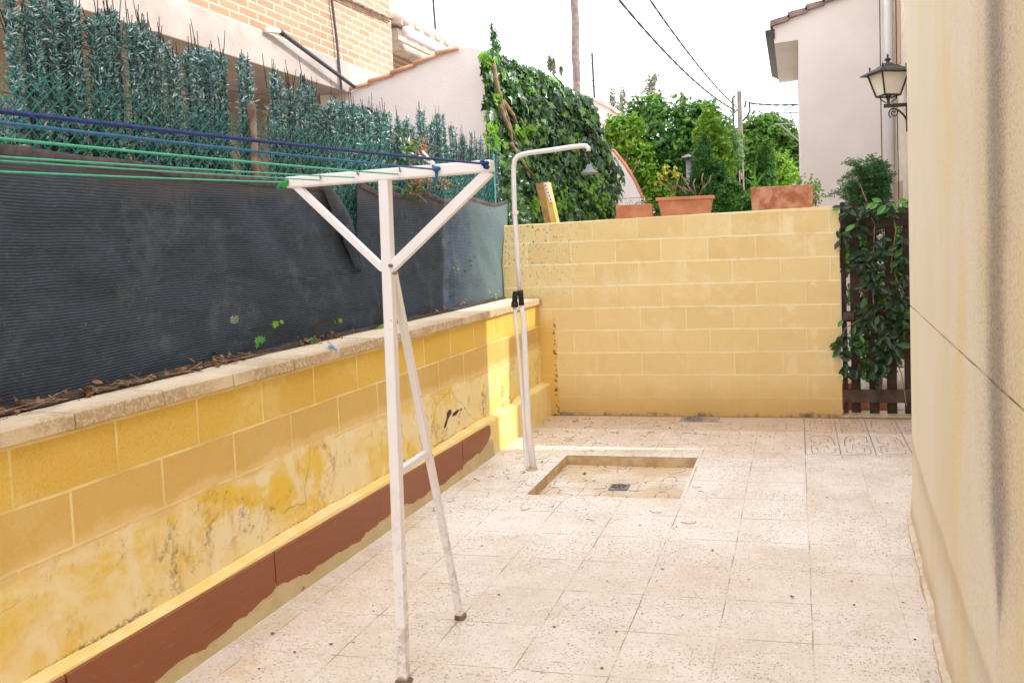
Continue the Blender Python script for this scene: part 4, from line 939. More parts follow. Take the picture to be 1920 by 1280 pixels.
# ================================================================== PLANTERS
def planter(name_lbl, px0, px1, pyt0, pyt1, pyb0, pyb1, y, depth, taper, mat, lip=True):
    a = ony(px0, pyt0, y); b_ = ony(px1, pyt1, y); zb0 = wtop(a[0])+.001; x0, x1, z0, z1 = a[0], b_[0], a[2], b_[2]
    t = thing('planter', ((x0+x1)/2, y+depth/2, zb0), name_lbl, 'planter', 'terracotta planters on the wall')
    w_ = .014; zb = min(wtop(x0), wtop(x1))+.001; zt = max(z0, z1)-.004
    mb = MB(); tp = taper
    o8 = [(x0+tp, y+.01, zb), (x1-tp, y+.01, zb), (x1-tp, y+depth-.01, zb), (x0+tp, y+depth-.01, zb), (x0, y, zt), (x1, y, zt), (x1, y+depth, zt), (x0, y+depth, zt)]
    i8 = [(x0+w_, y+w_, zt), (x1-w_, y+w_, zt), (x1-w_, y+depth-w_, zt), (x0+w_, y+depth-w_, zt), (x0+w_+tp*.4, y+w_, zt-.05), (x1-w_-tp*.4, y+w_, zt-.05), (x1-w_-tp*.4, y+depth-w_, zt-.05), (x0+w_+tp*.4, y+depth-w_, zt-.05)]
    mb.add(o8+i8, [(0,3,2,1),(0,1,5,4),(1,2,6,5),(2,3,7,6),(3,0,4,7),(4,5,9,8),(5,6,10,9),(6,7,11,10),(7,4,8,11),(8,9,13,12),(9,10,14,13),(10,11,15,14),(11,8,12,15),(12,13,14,15)])
    mb.build('box', mat, t, bevel=.004)
    if lip:
        mb = MB()
        for (u0, u1, v0, v1) in ((x0-.012, x1+.012, y-.012, y+.006), (x0-.012, x1+.012, y+depth-.006, y+depth+.012), (x0-.012, x0+.004, y+.006, y+depth-.006), (x1-.004, x1+.012, y+.006, y+depth-.006)): mb.box(u0, u1, v0, v1, zt-.024, zt+.004)
        mb.build('rim', mat, t, bevel=.004)
    vs = []; fs = []; nn = 14
    for i in range(nn+1):
        for j in range(5): vs.append((x0+w_+.001+(x1-x0-2*w_-.002)*i/nn, y+w_+.001+(depth-2*w_-.002)*j/4, zt-.018+random.uniform(-.006, .010)))
    for i in range(nn):
        for j in range(4): a_ = i*5+j; fs.append((a_, a_+5, a_+6, a_+1))
    MB().add(vs, fs).build('soil', MT['soil'], t)
    return t, x0, x1, y, depth, zt
pl1 = planter('small plain terracotta planter, leftmost on the block wall', 1154, 1222, 384, 381, 411, 408, .012, .10, .002, MT['terra'], False)
pl2 = planter('flared terracotta planter with thick rim, middle of the block wall', 1232, 1336, 372, 366, 405, 400, .0, .118, .03, MT['terra'])
pl3 = planter('long stained terracotta planter, rightmost on the block wall', 1407, 1525, 351, 345, 391, 385, .005, .112, .008, MT['terra_dirty'], False)
# drain bump on planter 3
mb = MB().lathe((2.46, 0, 0), [(.012, 0), (.006, .01)], 10)
P_ = []; N_ = []
t = thing('potted_sprigs', (1.15, .06, pl1[5]), 'dry sparse sprigs growing in the small left planter', 'plant'); mb = MB()
for i in range(9):
    x = random.uniform(pl1[1]+.03, pl1[2]-.05); mb.tube([(x, .06, pl1[5]-.02), (x+random.uniform(-.03, .03), .06, pl1[5]+random.uniform(.02, .07))], .002, 4)
    for k in range(4): P_.append((x+random.uniform(-.03, .03), .06+random.uniform(-.03, .03), pl1[5]+random.uniform(0, .06))); N_.append((random.gauss(0, 1), random.gauss(0, 1), 1))
mb.tube([(pl1[1]+.02, .03, pl1[5]+.055), (pl1[2]-.06, .03, pl1[5]+.06)], .003, 5)
mb.build('stem', MT['vinebark'], t); leaves('foliage', P_, N_, .028, 'quad', MT['cypress'], t)
# middle planter: branching succulent
t = thing('succulent', (1.6, .06, pl2[5]), 'branching succulent with yellow leaf rosettes in the middle planter', 'plant'); mb = MB(); P_ = []; N_ = []
def br(pts, r): mb.tube([tuple(ony(a, b_, .06)) for a, b_ in pts], [r*(1-.12*i) for i in range(len(pts))], 6)
for pts in ([(1262, 370), (1257, 358), (1243, 345), (1236, 335)], [(1266, 370), (1268, 350), (1272, 335)], [(1266, 355), (1252, 340), (1250, 325)], [(1257, 358), (1247, 352)], [(1306, 368), (1292, 352), (1284, 338), (1278, 330)], [(1306, 368), (1300, 345), (1304, 335)], [(1310, 368), (1318, 352), (1330, 340), (1333, 328)], [(1318, 352), (1316, 335), (1318, 325)], [(1300, 360), (1287, 356), (1280, 348)], [(1290, 366), (1278, 352), (1270, 348)]): br(pts, .007)
for (a, b_, k) in ((1236, 330, 14), (1250, 322, 18), (1262, 327, 12), (1272, 329, 14), (1243, 336, 10), (1234, 345, 10), (1248, 314, 8), (1267, 318, 8)):
    c_ = ony(a, b_, .06)
    for i in range(k): v_ = np.array([random.gauss(0, 1), random.gauss(0, 1), random.gauss(.3, 1)]); v_ /= np.linalg.norm(v_); P_.append(c_+v_*.018); N_.append(v_+np.array([0, 0, .5]))
mb.build('branch', MT['vinebark'], t, smooth=True); leaves('rosette', P_, N_, .040, 'oval', MT['yellowleaf'], t)
# right planter: strap leaves and greens
t = thing('strap_leaf_plant', (2.2, .06, pl3[5]), 'plant with long pale strap leaves in the right planter', 'plant'); mb = MB()
for pts in ([(1417, 350), (1415, 330), (1416, 304)], [(1418, 350), (1425, 335), (1437, 318)], [(1415, 350), (1404, 338), (1392, 332)], [(1419, 351), (1422, 340), (1430, 331)], [(1413, 350), (1408, 342), (1398, 345)]):
    c = [ony(a, b_, .06) for a, b_ in pts]; wd = [.010, .009, .001]
    for i in range(2):
        mb.add([(c[i][0]-wd[i], c[i][1], c[i][2]), (c[i][0], c[i][1]-.006, c[i][2]), (c[i][0]+wd[i], c[i][1], c[i][2]), (c[i+1][0]+wd[i+1], c[i+1][1], c[i+1][2]), (c[i+1][0], c[i+1][1]-.006, c[i+1][2]), (c[i+1][0]-wd[i+1], c[i+1][1], c[i+1][2])], [(0, 1, 4, 5), (1, 2, 3, 4)])
mb.build('strap_leaf', MT['vinelit'], t)
P_ = []; N_ = []
for i in range(60): x = random.uniform(pl3[1]+.02, pl3[2]-.02); P_.append((x, .06+random.uniform(-.04, .04), pl3[5]+random.uniform(-.01, .022))); N_.append((random.gauss(0, .7), random.gauss(0, .7), 1))
for i in range(30): c_ = ony(random.gauss(1501, 5), random.gauss(340, 5), .07); P_.append(c_); N_.append((random.gauss(0, .7), -1, .6))
leaves('low_leaves', P_, N_, .03, 'oval', MT['lime'], t)
t = thing('trailing_plant', (2.72, .14, 1.8), 'small leafy trailing plant behind the right planter', 'plant'); P_ = []; N_ = []
for i in range(110): c_ = ony(random.gauss(1527, 8), random.gauss(360, 14), .16+random.uniform(0, .05)); P_.append(c_); N_.append((random.gauss(0, .7), -1, .5))
leaves('foliage', P_, N_, .035, 'oval', MT['lime'], t); MB().tube([(2.72, .16, 1.2), (2.72, .17, 1.9)], .006, 6).build('stem', MT['vinebark'], t)
p = ony(1491, 343, .09); o = MB().tube([(p[0], p[1], p[2]-.02), (p[0], p[1], p[2]+.02)], .012, 8).build('plant_label', MT['white']); tag(o, 'small white stub standing in the right planter', 'plant label')

# yellow leaning post behind wall
t = thing('leaning_post', (.45, .35, 1.2), 'yellow painted post with perforated white plate behind the wall corner', 'post')
def slab(pts, y, th, name, mat):
    Q = [ony(a, b_, y) for a, b_ in pts]; n = len(Q)
    return MB().add([tuple(p) for p in Q]+[(p[0], p[1]+th, p[2]) for p in Q], [tuple(range(n)), tuple(range(2*n-1, n-1, -1))]+[(i, n+i, n+(i+1) % n, (i+1) % n) for i in range(n)]).build(name, mat, t)
slab([(1004, 345), (1018, 342), (1035, 427), (1024, 428)], .252, .10, 'timber_side', MT['vinebark2'])
slab([(1018, 342), (1027, 341), (1046, 425), (1035, 427)], .250, .10, 'timber', MT['yellowpost'])
slab([(1020, 342), (1028, 344), (1036, 378), (1030, 380)], .235, .01, 'metal_plate', MT['white'])
for k in range(5): c_ = ony(1023+k*2.2, 348+k*6.5, .230); MB().tube([(c_[0], c_[1], c_[2]), (c_[0], c_[1]+.004, c_[2])], .006, 8).build('bolt_hole', MT['black'], t)

# ================================================================== GATE + CLIMBER
GY = .04
t = thing('wooden_gate', (3.2, GY, 0), 'dark brown slatted wooden gate half hidden by a climber', 'gate')
for (a0, a1, tz, bz, yy) in ((2.912, 2.952, 1.80, .03, 0), (2.985, 3.060, 1.79, .035, 0), (3.120, 3.200, 1.80, .03, 0), (3.265, 3.345, 1.79, .03, 0), (3.405, 3.480, 1.80, .03, 0), (3.55, 3.625, 1.80, .03, 0)):
    dx = random.uniform(-.006, .006); MB().hexa([(a0+dx, GY, bz), (a1+dx, GY, bz), (a1+dx, GY+.022, bz), (a0+dx, GY+.022, bz), (a0, GY, tz), (a1, GY, tz), (a1, GY+.022, tz), (a0, GY+.022, tz)]).build('slat', MT['wood'], t, bevel=.003)
MB().box(2.912, 3.68, GY-.026, GY-.001, 1.585, 1.70).build('rail', MT['wood'], t, bevel=.004)
MB().box(2.912, 3.68, GY-.026, GY-.001, .125, .235).build('rail', MT['wood2'], t, bevel=.004)
MB().box(2.912, 3.68, GY+.024, GY+.05, .80, .89).build('rail', MT['wood'], t, bevel=.004)
MB().box(2.918, 3.01, GY-.030, GY-.001, .815, .885).build('latch_block', MT['wood2'], t, bevel=.004)
MB().box(3.64, 3.70, GY-.03, GY+.03, 0, 1.85).build('gate_post', MT['wood'], t, bevel=.004)
t = thing('climber', (3.3, GY-.03, 0), 'glossy oval-leaved climbing vine twined over the wooden gate', 'climbing plant')
P_ = []; N_ = []; S_ = []; T_ = []; Pb = []; Nb = []; Sb = []; Tb = []
def vleaf(px, py, lit=False, y=None, s=None):
    yy = GY-.035-random.uniform(0, .07) if y is None else y; p = ony(px, py, yy); a = random.uniform(-1.2, 1.2)
    tv = (math.sin(a)*1.1, random.uniform(-.5, .1), -abs(math.cos(a))+random.uniform(0, .6)); nv = (random.gauss(0, .35), -1, random.gauss(.55, .35)); z_ = s or random.uniform(.065, .115)
    (Pb if lit else P_).append(p); (Nb if lit else N_).append(nv); (Sb if lit else S_).append(z_); (Tb if lit else T_).append(tv)
for (px, py, sx_, sy_, k) in ((1640, 392, 40, 10, 34), (1585, 395, 10, 8, 8), (1580, 438, 12, 10, 5), (1610, 430, 12, 14, 6), (1618, 480, 14, 20, 16), (1640, 520, 18, 26, 20), (1675, 560, 20, 30, 26), (1640, 590, 26, 22, 26),
                            (1604, 640, 16, 26, 16), (1580, 640, 8, 14, 5), (1574, 655, 5, 12, 4), (1625, 600, 16, 16, 12), (1665, 650, 22, 34, 34), (1620, 690, 24, 16, 14), (1650, 685, 18, 14, 14), (1690, 600, 10, 40, 22), (1590, 690, 10, 12, 6), (1650, 470, 14, 30, 12), (1690, 480, 10, 40, 14)):
    for i in range(int(k*1.55)): vleaf(random.gauss(px, sx_*.55), random.gauss(py, sy_*.6))
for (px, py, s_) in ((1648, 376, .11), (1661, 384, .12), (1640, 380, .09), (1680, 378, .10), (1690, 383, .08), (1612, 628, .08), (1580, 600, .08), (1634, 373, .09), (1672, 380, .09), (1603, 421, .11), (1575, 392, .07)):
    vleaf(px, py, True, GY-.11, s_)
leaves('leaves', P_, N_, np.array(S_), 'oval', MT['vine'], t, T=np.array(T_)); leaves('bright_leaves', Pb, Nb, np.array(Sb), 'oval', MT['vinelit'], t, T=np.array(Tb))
for pts in ([(1700, 760), (1690, 700), (1670, 650), (1640, 600), (1635, 520), (1640, 420), (1620, 380)], [(1690, 660), (1650, 600), (1610, 600), (1585, 615), (1574, 650)], [(1700, 560), (1670, 500), (1680, 430), (1670, 385)], [(1625, 378), (1618, 360), (1612, 344)]):
    MB().tube([tuple(ony(a, b_, GY-.04)) for a, b_ in pts], .005, 6).build('vine_stem', MT['vinebark'], t)

# behind the gate
def canopy(name, label, cat, lobes, y, mat, n, size, trunk=None, shape='quad', spread=1.0, group=None, up=.4, hang=0, core=True):
    c0 = ony(lobes[0][0], lobes[0][1], y); t = thing(name, (c0[0], y, 0), label, cat, group)
    P_ = []; N_ = []; W = sum(l[2]*l[3] for l in lobes)
    for (px, py, rx, ry) in lobes:
        c_ = ony(px, py, y+random.uniform(-.3, .3)*spread); sc_ = np.linalg.norm(c_-C)/F; ax, az = rx*sc_, ry*sc_; k = int(n*rx*ry/W)
        u = rng.normal(size=(k, 3)); u /= np.linalg.norm(u, axis=1)[:, None]; r = rng.random(k)**.33
        lump = 1+.22*np.sin(u[:, 0]*5+px)*np.sin(u[:, 2]*6+py)+.14*np.sin(u[:, 1]*9+u[:, 2]*11+px)
        q = u*(r*lump)[:, None]*np.array([ax, ax*spread, az]); keep = np.sin(q[:, 0]/size*.9+px)*np.sin(q[:, 2]/size*.8+py)*np.sin(q[:, 1]/size*.8) < .35
        q = q[keep]; u = u[keep]
        P_.append(q+c_); N_.append(u+rng.normal(size=u.shape)*.6+np.array([0, 0, up]))
    P_ = np.vstack(P_); N_ = np.vstack(N_); T_ = None
    if hang: T_ = rng.normal(size=P_.shape)*.35+np.array([0, 0, hang])
    leaves('crown', P_, N_, size*rng.uniform(.6, 1.25, len(P_)), shape, mat, t, T=T_)
    if trunk:
        for (pts, r) in trunk: MB().tube([tuple(ony(a, b_, y)) if not isinstance(a, tuple) else a for a, b_ in pts], [r*(1-.5*i/len(pts)) for i in range(len(pts))], 8).build('trunk', MT['bark'], t, smooth=True)
    else:
        g0 = ony(lobes[0][0], lobes[0][1]+lobes[0][3]*.5, y); r = (.03 if lobes[0][2] < 15 else .05) if (y < 8 or lobes[0][2] < 15) else .12
        mb = MB().tube([(g0[0], y, -.1), (g0[0]+.05, y, g0[2]*.5), (g0[0], y, g0[2])], [r, r*.8, r*.4], 8)
        for (px, py, rx, ry) in lobes[1:6]:
            c_ = ony(px, py, y); mb.tube([(g0[0]+.03, y, g0[2]*.55), tuple((c_+np.array([g0[0], y, g0[2]*.7]))/2), tuple(c_)], [r*.6, r*.4, r*.2], 6)
        mb.build('trunk', MT['bark'], t, smooth=True)
    return t
canopy('shrub', 'leafy green shrub seen through the slats of the gate', 'shrub', [(1640, 560, 45, 60), (1600, 470, 35, 50), (1680, 470, 35, 50), (1640, 650, 45, 50), (1620, 420, 40, 25), (1690, 600, 20, 60)], 1.3, MT['citrus'], 5200, .075, None, 'oval')
canopy('feathery_bush', 'dark fine-leaved bush spilling against the white house', 'bush', [(1625, 355, 34, 34), (1650, 330, 16, 26), (1600, 348, 24, 16), (1632, 380, 30, 20), (1612, 322, 22, 7), (1590, 365, 18, 10), (1662, 350, 10, 40), (1600, 385, 20, 14)], 1.9, MT['fern'], 9000, .032, None, 'quad', 1.0, None, .8)
fb = sc.objects['feathery_bush']; P_ = []; N_ = []; mbs = MB()
for k in range(46):
    a0 = np.array([random.gauss(1645, 12), random.gauss(350, 22)]); ang = random.uniform(2.2, 4.4) if k < 34 else random.uniform(4.2, 5.4); ln = random.uniform(35, 85) if ang < 3.9 else random.uniform(30, 60); pp = []; yy = 1.9+random.uniform(-.3, .3)
    for i in range(9): f_ = i/8; pp.append(ony(a0[0]+math.cos(ang)*ln*f_, a0[1]+math.sin(ang)*ln*f_*.75+14*f_*f_, yy))
    mbs.tube([tuple(p_) for p_ in pp], .003, 4)
    for i in range(190): f_ = random.random(); q_ = pp[int(f_*7.99)]; P_.append(q_+np.array([random.gauss(0, .022), random.gauss(0, .03), random.gauss(0, .016)])); N_.append((random.gauss(0, .6), random.gauss(0, .6), 1))
mbs.build('branchwork', MT['bark'], fb); leaves('sprays', P_, N_, .034, 'quad', MT['fern'], fb)
mb = MB().box(3.02, 3.36, .42, .58, -.019, .13); o = mb.build('terracotta_trough', MT['terra'], bevel=.006); tag(o, 'terracotta trough on the ground behind the gate bottom rail', 'trough')
mb = MB().lathe((2.96, .50, -.019), [(.07, 0), (.10, .2), (.11, .21), (.11, .24)], 18).build('flower_pot', MT['terra']); tag(mb, 'round clay pot behind the left gate slat', 'flower pot')
o = MB().box(3.62, 3.92, 1.62, 1.9, -.019, .72).build('yellow_pier', MT['bwall'], bevel=.005); tag(o, 'short yellow block pier behind the gate slats', 'pier')

# ================================================================== BUILDINGS AT BACK RIGHT
t = thing('lamp_house', (6, 1.5, 0), 'rough cream house wall with small windows behind the lantern', 'house')
LWX = 3.70
MB().box(LWX, 8, -.52, 1.2, -.1, 3.7).build('sun_block', MT['rough'], t)  # unseen volume added to bound the sun slit and shade the wall corner
MB().box(3.96, 8, -.84, -.522, -.1, 2.95).build('low_sun_block', MT['rough'], t)  # unseen low block added to narrow the sun strip on the floor
def lw_y(px, py=200): return onx(px, py, LWX)[1]
MB().box(LWX, 8, 1.202, 3.50, -.1, 6.2).build('wall', MT['rough'], t)
def win(pxa, pya, pxb, pyb, name):
    a = onx(pxa, pya, LWX); b_ = onx(pxb, pyb, LWX); MB().box(LWX-.012, LWX+.03, min(a[1], b_[1]), max(a[1], b_[1]), min(a[2], b_[2]), max(a[2], b_[2])).build(name, MT['shutter'], t, bevel=.005)
win(1678, -60, 1690, 118, 'window'); win(1684, 342, 1693, 372, 'window')
q = onx(1670, 300, LWX-.06)
MB().tube([(LWX-.06, q[1], .0), (LWX-.06, q[1], 6)], .048, 12).build('downpipe', MT['pipe'], t, smooth=True)
MB().tube([(LWX-.02, q[1]-.42, 1.0), (LWX-.025, q[1]-.40, 3), (LWX-.02, q[1]-.42, 6)], .006, 5).build('cable', MT['cable'], t)
MB().tube([(LWX-.14, q[1]+.1, 1.0), (LWX-.15, q[1]+.08, 3), (LWX-.14, q[1]+.1, 6)], .006, 5).build('cable', MT['cable'], t)

t = thing('white_house', (3.3, 4, 0), 'tall white gabled house with brown roof edge behind the gate', 'house')
HY = 3.51; XE = ony(1499, 200, HY)[0]
rk = [(1449, 50), (1565, 0), (1700, -60)]
a, b_, c_ = [ony(p_[0], p_[1], HY) for p_ in rk]
ev = ony(1452, 82, HY); so_ = ony(1496, 75, HY)
face = [(XE, -.1), (XE, so_[2]), (ev[0], ev[2]), (a[0], a[2]), (c_[0], c_[2]), (8, c_[2]+.3), (8, -.1)]
vs = [(x, HY, z) for x, z in face]+[(x, HY+2.9, z) for x, z in face]; n = len(face)
MB().add(vs, [tuple(range(n-1, -1, -1)), tuple(range(n, 2*n))]+[(i, (i+1) % n, n+(i+1) % n, n+i) for i in range(n)]).build('walls', MT['gable'], t)
r_segs = [(1447, 50), (1480, 34), (1513, 20), (1546, 6), (1582, -9), (1640, -34), (1700, -62)]
for i in range(len(r_segs)-1):
    p_ = ony(*r_segs[i], HY); q = ony(*r_segs[i+1], HY); h_ = .05
    MB().hexa([(p_[0]-.02, HY-.05, p_[2]-.010), (q[0], HY-.05, q[2]-.03), (q[0], HY+2.95, q[2]-.03), (p_[0]-.02, HY+2.95, p_[2]-.010), (p_[0]-.02, HY-.05, p_[2]+h_+.01), (q[0], HY-.05, q[2]+h_-.02), (q[0], HY+2.95, q[2]+h_-.02), (p_[0]-.02, HY+2.95, p_[2]+h_+.01)]).build('roof_tile', MT['browntile'], t)
g0 = ony(1444, 60, HY-.02); MB().hexa([(g0[0]-.06, HY-.02, g0[2]-.03), (g0[0]+.055, HY-.02, g0[2]-.09), (g0[0]+.055, HY+2.9, g0[2]-.09), (g0[0]-.06, HY+2.9, g0[2]-.03), (g0[0]-.06, HY-.02, g0[2]+.02), (g0[0]+.055, HY-.02, g0[2]+.03), (g0[0]+.055, HY+2.9, g0[2]+.03), (g0[0]-.06, HY+2.9, g0[2]+.02)]).build('gutter', MT['iron'], t)

# lantern
LY = 2.0; t = thing('wall_lantern', tuple(ony(1668, 190, LY)), 'black iron wall lantern with frosted panes on scroll bracket', 'lantern')
def L_(px, py): return ony(px, py, LY)
ctr = L_(1665, 150); zt, zb = L_(1665, 139)[2], L_(1664, 180)[2]; wt_, wb_ = .145, .088; cx0 = ctr[0]
def ring(w_, z, rot=.42): return [(cx0+w_*1.414*math.cos(rot+PI/4+PI/2*k), LY+w_*1.414*math.sin(rot+PI/4+PI/2*k), z) for k in range(4)]
a, b_ = ring(wb_, zb), ring(wt_, zt)
MB().add(ring(wb_-.006, zb+.003)+ring(wt_-.006, zt-.003), [(0,3,2,1),(4,5,6,7),(0,1,5,4),(1,2,6,5),(2,3,7,6),(3,0,4,7)]).build('glass', MT['glass'], t)
mb = MB()
for k in range(4): mb.tube([a[k], b_[k]], .010, 6); mb.tube([a[k], a[(k+1) % 4]], .010, 6)
mb.build('frame', MT['iron'], t)
hz = zt; mb = MB(); mb.add(ring(wt_+.065, hz)+ring(wt_+.055, hz+.012)+ring(wt_*.55, hz+.075)+ring(wt_*.5, hz+.085), [(0,3,2,1)]+[(4*r+i, 4*r+(i+1) % 4, 4*r+4+(i+1) % 4, 4*r+4+i) for r in range(3) for i in range(4)]+[(12, 13, 14, 15)])
mb.lathe((cx0, LY, hz+.085), [(.07, 0), (.055, .02), (.02, .03), (.018, .045), (.032, .055), (.03, .07), (.008, .08), (.012, .10), (.003, .12)], 12)
for k in range(4): p_ = ring(wt_*.9, hz+.04)[k]; mb.lathe(p_, [(.012, 0), (.006, .02), (.012, .035), (.003, .05)], 8)
mb.build('roof_cap', MT['iron'], t)
mb = MB().tube([(cx0, LY, zb), (cx0, LY, zb-.05), (cx0, LY, L_(1660, 197)[2])], [.03, .014, .018], 8)
for sg in (-1, 1): mb.tube([(cx0+sg*.085, LY, zb), (cx0+sg*.075, LY, zb-.035), (cx0+sg*.02, LY, zb-.07)], .006, 5)
zb2 = L_(1660, 199)[2]; mb.box(cx0-.045, LWX, LY-.014, LY+.014, zb2-.018, zb2+.018)
mb.build('arm', MT['iron'], t)
mb = MB(); pts = []
s0 = L_(1676, 212)
for i in range(26): a_ = i*.42; r_ = .012+.0017*i; pts.append((s0[0]+r_*math.cos(a_), LY, s0[2]+r_*math.sin(a_)))
mb.tube(pts, .007, 6); mb.tube([(s0[0]+.04, LY, s0[2]+.03), (s0[0]+.09, LY, s0[2]-.02), (s0[0]+.15, LY, s0[2]-.12), (LWX-.01, LY, s0[2]-.15)], .011, 6); mb.tube([(LWX-.015, LY, zb2), (LWX-.015, LY, s0[2]-.2)], .008, 6)
mb.build('scroll', MT['iron'], t)

# ================================================================== POLE, CABLES, PALM, FAR HOUSE
UY = 9.5; t = thing('utility_pole', tuple(onz(1391, 560, 0)) if False else (ony(1391, 335, UY)[0], UY, 0), 'slender concrete lattice utility pole carrying twisted cables', 'utility pole')
pt = ony(1386, 172, UY); xb = ony(1391, 335, UY)[0]; w0, w1 = .085, .055; mb = MB(); zt = pt[2]
for sg in (-1, 1): mb.bar((xb+sg*.043, UY, -.1), (pt[0]+sg*.030, UY, zt), .022, .09, (0, 1, 0))
nz_ = 9
for k in range(nz_):
    z = zt*(k+.5)/nz_; x = xb+(pt[0]-xb)*z/zt; mb.box(x-.038, x+.038, UY-.035, UY+.035, z, z+.13)
mb.box(pt[0]-.034, pt[0]+.034, UY-.04, UY+.04, zt-1.1, zt-.002); mb.tube([(pt[0], UY, zt-.01), (pt[0], UY, zt+.10)], [.02, .008], 6); mb.build('shaft', MT['concrete'], t)
MB().tube([(pt[0]-.12, UY-.06, zt-1.7), (pt[0]-.12, UY-.06, zt-.12), (pt[0]-.07, UY-.06, zt-.08)], .022, 6).build('conduit', MT['iron'], t)
h = ony(1402, 197, UY); MB().tube([(pt[0]+.05, UY, h[2]-.3), (h[0]-.02, UY, h[2]-.22), (h[0]+.04, UY, h[2]-.12), (h[0]+.03, UY, h[2]+.05), (h[0]-.03, UY, h[2]+.08), (h[0]-.06, UY, h[2]-.05)], .02, 6).build('cable_loop', MT['cable'], t)
def cable(label, p0, p1, sag, r=.022, tw=True, n=60):
    t = thing('overhead_cable', tuple(p0), label, 'cable', 'overhead cables'); p0 = np.array(p0); p1 = np.array(p1); mb = MB(); L2 = np.linalg.norm(p1-p0)
    for ph in ((0, PI) if tw else (0,)):
        pts = []
        for i in range(n*3+1):
            f_ = i/(n*3); q = p0+(p1-p0)*f_; q[2] -= 4*f_*(1-f_)*sag; a_ = f_*L2*9+ph; q = q+np.array([0, math.cos(a_), math.sin(a_)])*(r*.55 if tw else 0); pts.append(tuple(q))
        mb.tube(pts, r*.62 if tw else r, 5)
    mb.build('strand', MT['cable'], t)
def cab(a, ya, b_, yb, sag, label, **k): cable(label, ony(a[0], a[1], ya), ony(b_[0], b_[1], yb), sag, **k)
cab((1140, -25), 2.0, (1378, 207), UY, .16, 'thick twisted overhead cable, the left one of the pair', r=.017)
cab((1205, -20), 2.0, (1381, 201), UY, .10, 'thick twisted overhead cable, the right one of the pair', r=.015)
cab((1404, 193), UY, (1505, 195), 7.5, .03, 'short level cable from the pole to the white house', r=.016)
cab((1384, 205), UY, (1330, 243), 14, .05, 'thin cable dropping from the pole behind the trees', r=.016, tw=False)
t = thing('roof_aerial', tuple(ony(1500, 215, 8)), 'rooftop aerial rail jutting from behind the white house', 'antenna'); mb = MB()
for a, b_ in (((1444, 210), (1506, 212)), ((1470, 208), (1492, 196)), ((1452, 233), (1490, 232)), ((1466, 236), (1506, 272)), ((1482, 212), (1490, 236))): mb.tube([tuple(ony(*a, 8)), tuple(ony(*b_, 8))], .012, 5)
for k in range(5): c_ = ony(1450+k*11, 210.5, 8); mb.tube([(c_[0], c_[1], c_[2]-.06), (c_[0], c_[1], c_[2]+.03)], .008, 4)
mb.build('rods', MT['alu'], t)

PYD = 12; t = thing('palm_tree', (ony(1080, 165, PYD)[0], PYD, 0), 'tall bare grey palm trunk rising behind the ivy', 'palm tree')
b0 = ony(1081, 160, PYD); t0 = ony(1077, -10, PYD); dr = (t0-b0)/(t0[2]-b0[2]); pts = []; rs = []
for i in range(60):
    z = -.1+i*.2; p_ = b0+dr*(z-b0[2]); pts.append((p_[0]+.01*math.sin(i), PYD, z)); rs.append(.088+.005*(i % 2)+.02*max(0, 1-z/4))
MB().tube(pts, rs, 12).build('trunk', MT['palmbark'], t)
topc = np.array(pts[-1]); mb = MB()
for k in range(26):
    a_ = k*2.4; el = .9-.06*k; prev = topc.copy(); mid = []
    for i in range(7): r_ = i*.42; mid.append(topc+np.array([math.cos(a_)*r_, math.sin(a_)*r_, math.sin(el)*r_-.09*r_*r_]))
    mb.tube([tuple(p_) for p_ in mid], .015, 4)
    for i in range(6):
        for j in range(5):
            c_ = mid[i]+(mid[i+1]-mid[i])*j/5
            for sg in (-1, 1):
                sd_ = np.array([-math.sin(a_), math.cos(a_), -.4])*sg; e_ = c_+sd_*.45; k2 = (mid[i+1]-mid[i])*.06; mb.add([tuple(c_-k2), tuple(c_+k2), tuple(e_)], [(0, 1, 2)])
mb.build('crown', MT['cypress'], t)

t = thing('far_house', (ony(1120, 210, 15)[0]-1.5, 15, 0), 'small distant cream house with pale roof beyond the ivy', 'house')
a = ony(1100, 182, 15); b_ = ony(1144, 205, 15); c_ = ony(1144, 300, 15)
vs = [(a[0]-1.6, 15, -.1), (b_[0], 15, -.1), (b_[0], 15, b_[2]), (a[0], 15, a[2]), (a[0]-1.6, 15, b_[2])]; vs2 = [(x, 19, z) for x, y_, z in vs]
MB().add(vs+vs2, [(0, 1, 2, 3, 4), (9, 8, 7, 6, 5), (0, 5, 6, 1), (1, 6, 7, 2), (0, 4, 9, 5)]).build('walls', MT['gable'], t)
MB().hexa([(a[0], 14.9, a[2]+.005), (b_[0]+.12, 14.9, b_[2]-.06), (b_[0]+.12, 19, b_[2]-.06), (a[0], 19, a[2]+.005), (a[0], 14.9, a[2]+.09), (b_[0]+.12, 14.9, b_[2]+.03), (b_[0]+.12, 19, b_[2]+.03), (a[0], 19, a[2]+.09)]).build('roof', MT['whitetile'], t)
MB().hexa([(a[0]-1.7, 14.9, b_[2]-.02), (a[0]-.002, 14.9, a[2]+.005), (a[0]-.002, 19, a[2]+.005), (a[0]-1.7, 19, b_[2]-.02), (a[0]-1.7, 14.9, b_[2]+.06), (a[0]-.002, 14.9, a[2]+.09), (a[0]-.002, 19, a[2]+.09), (a[0]-1.7, 19, b_[2]+.06)]).build('roof', MT['whitetile'], t)

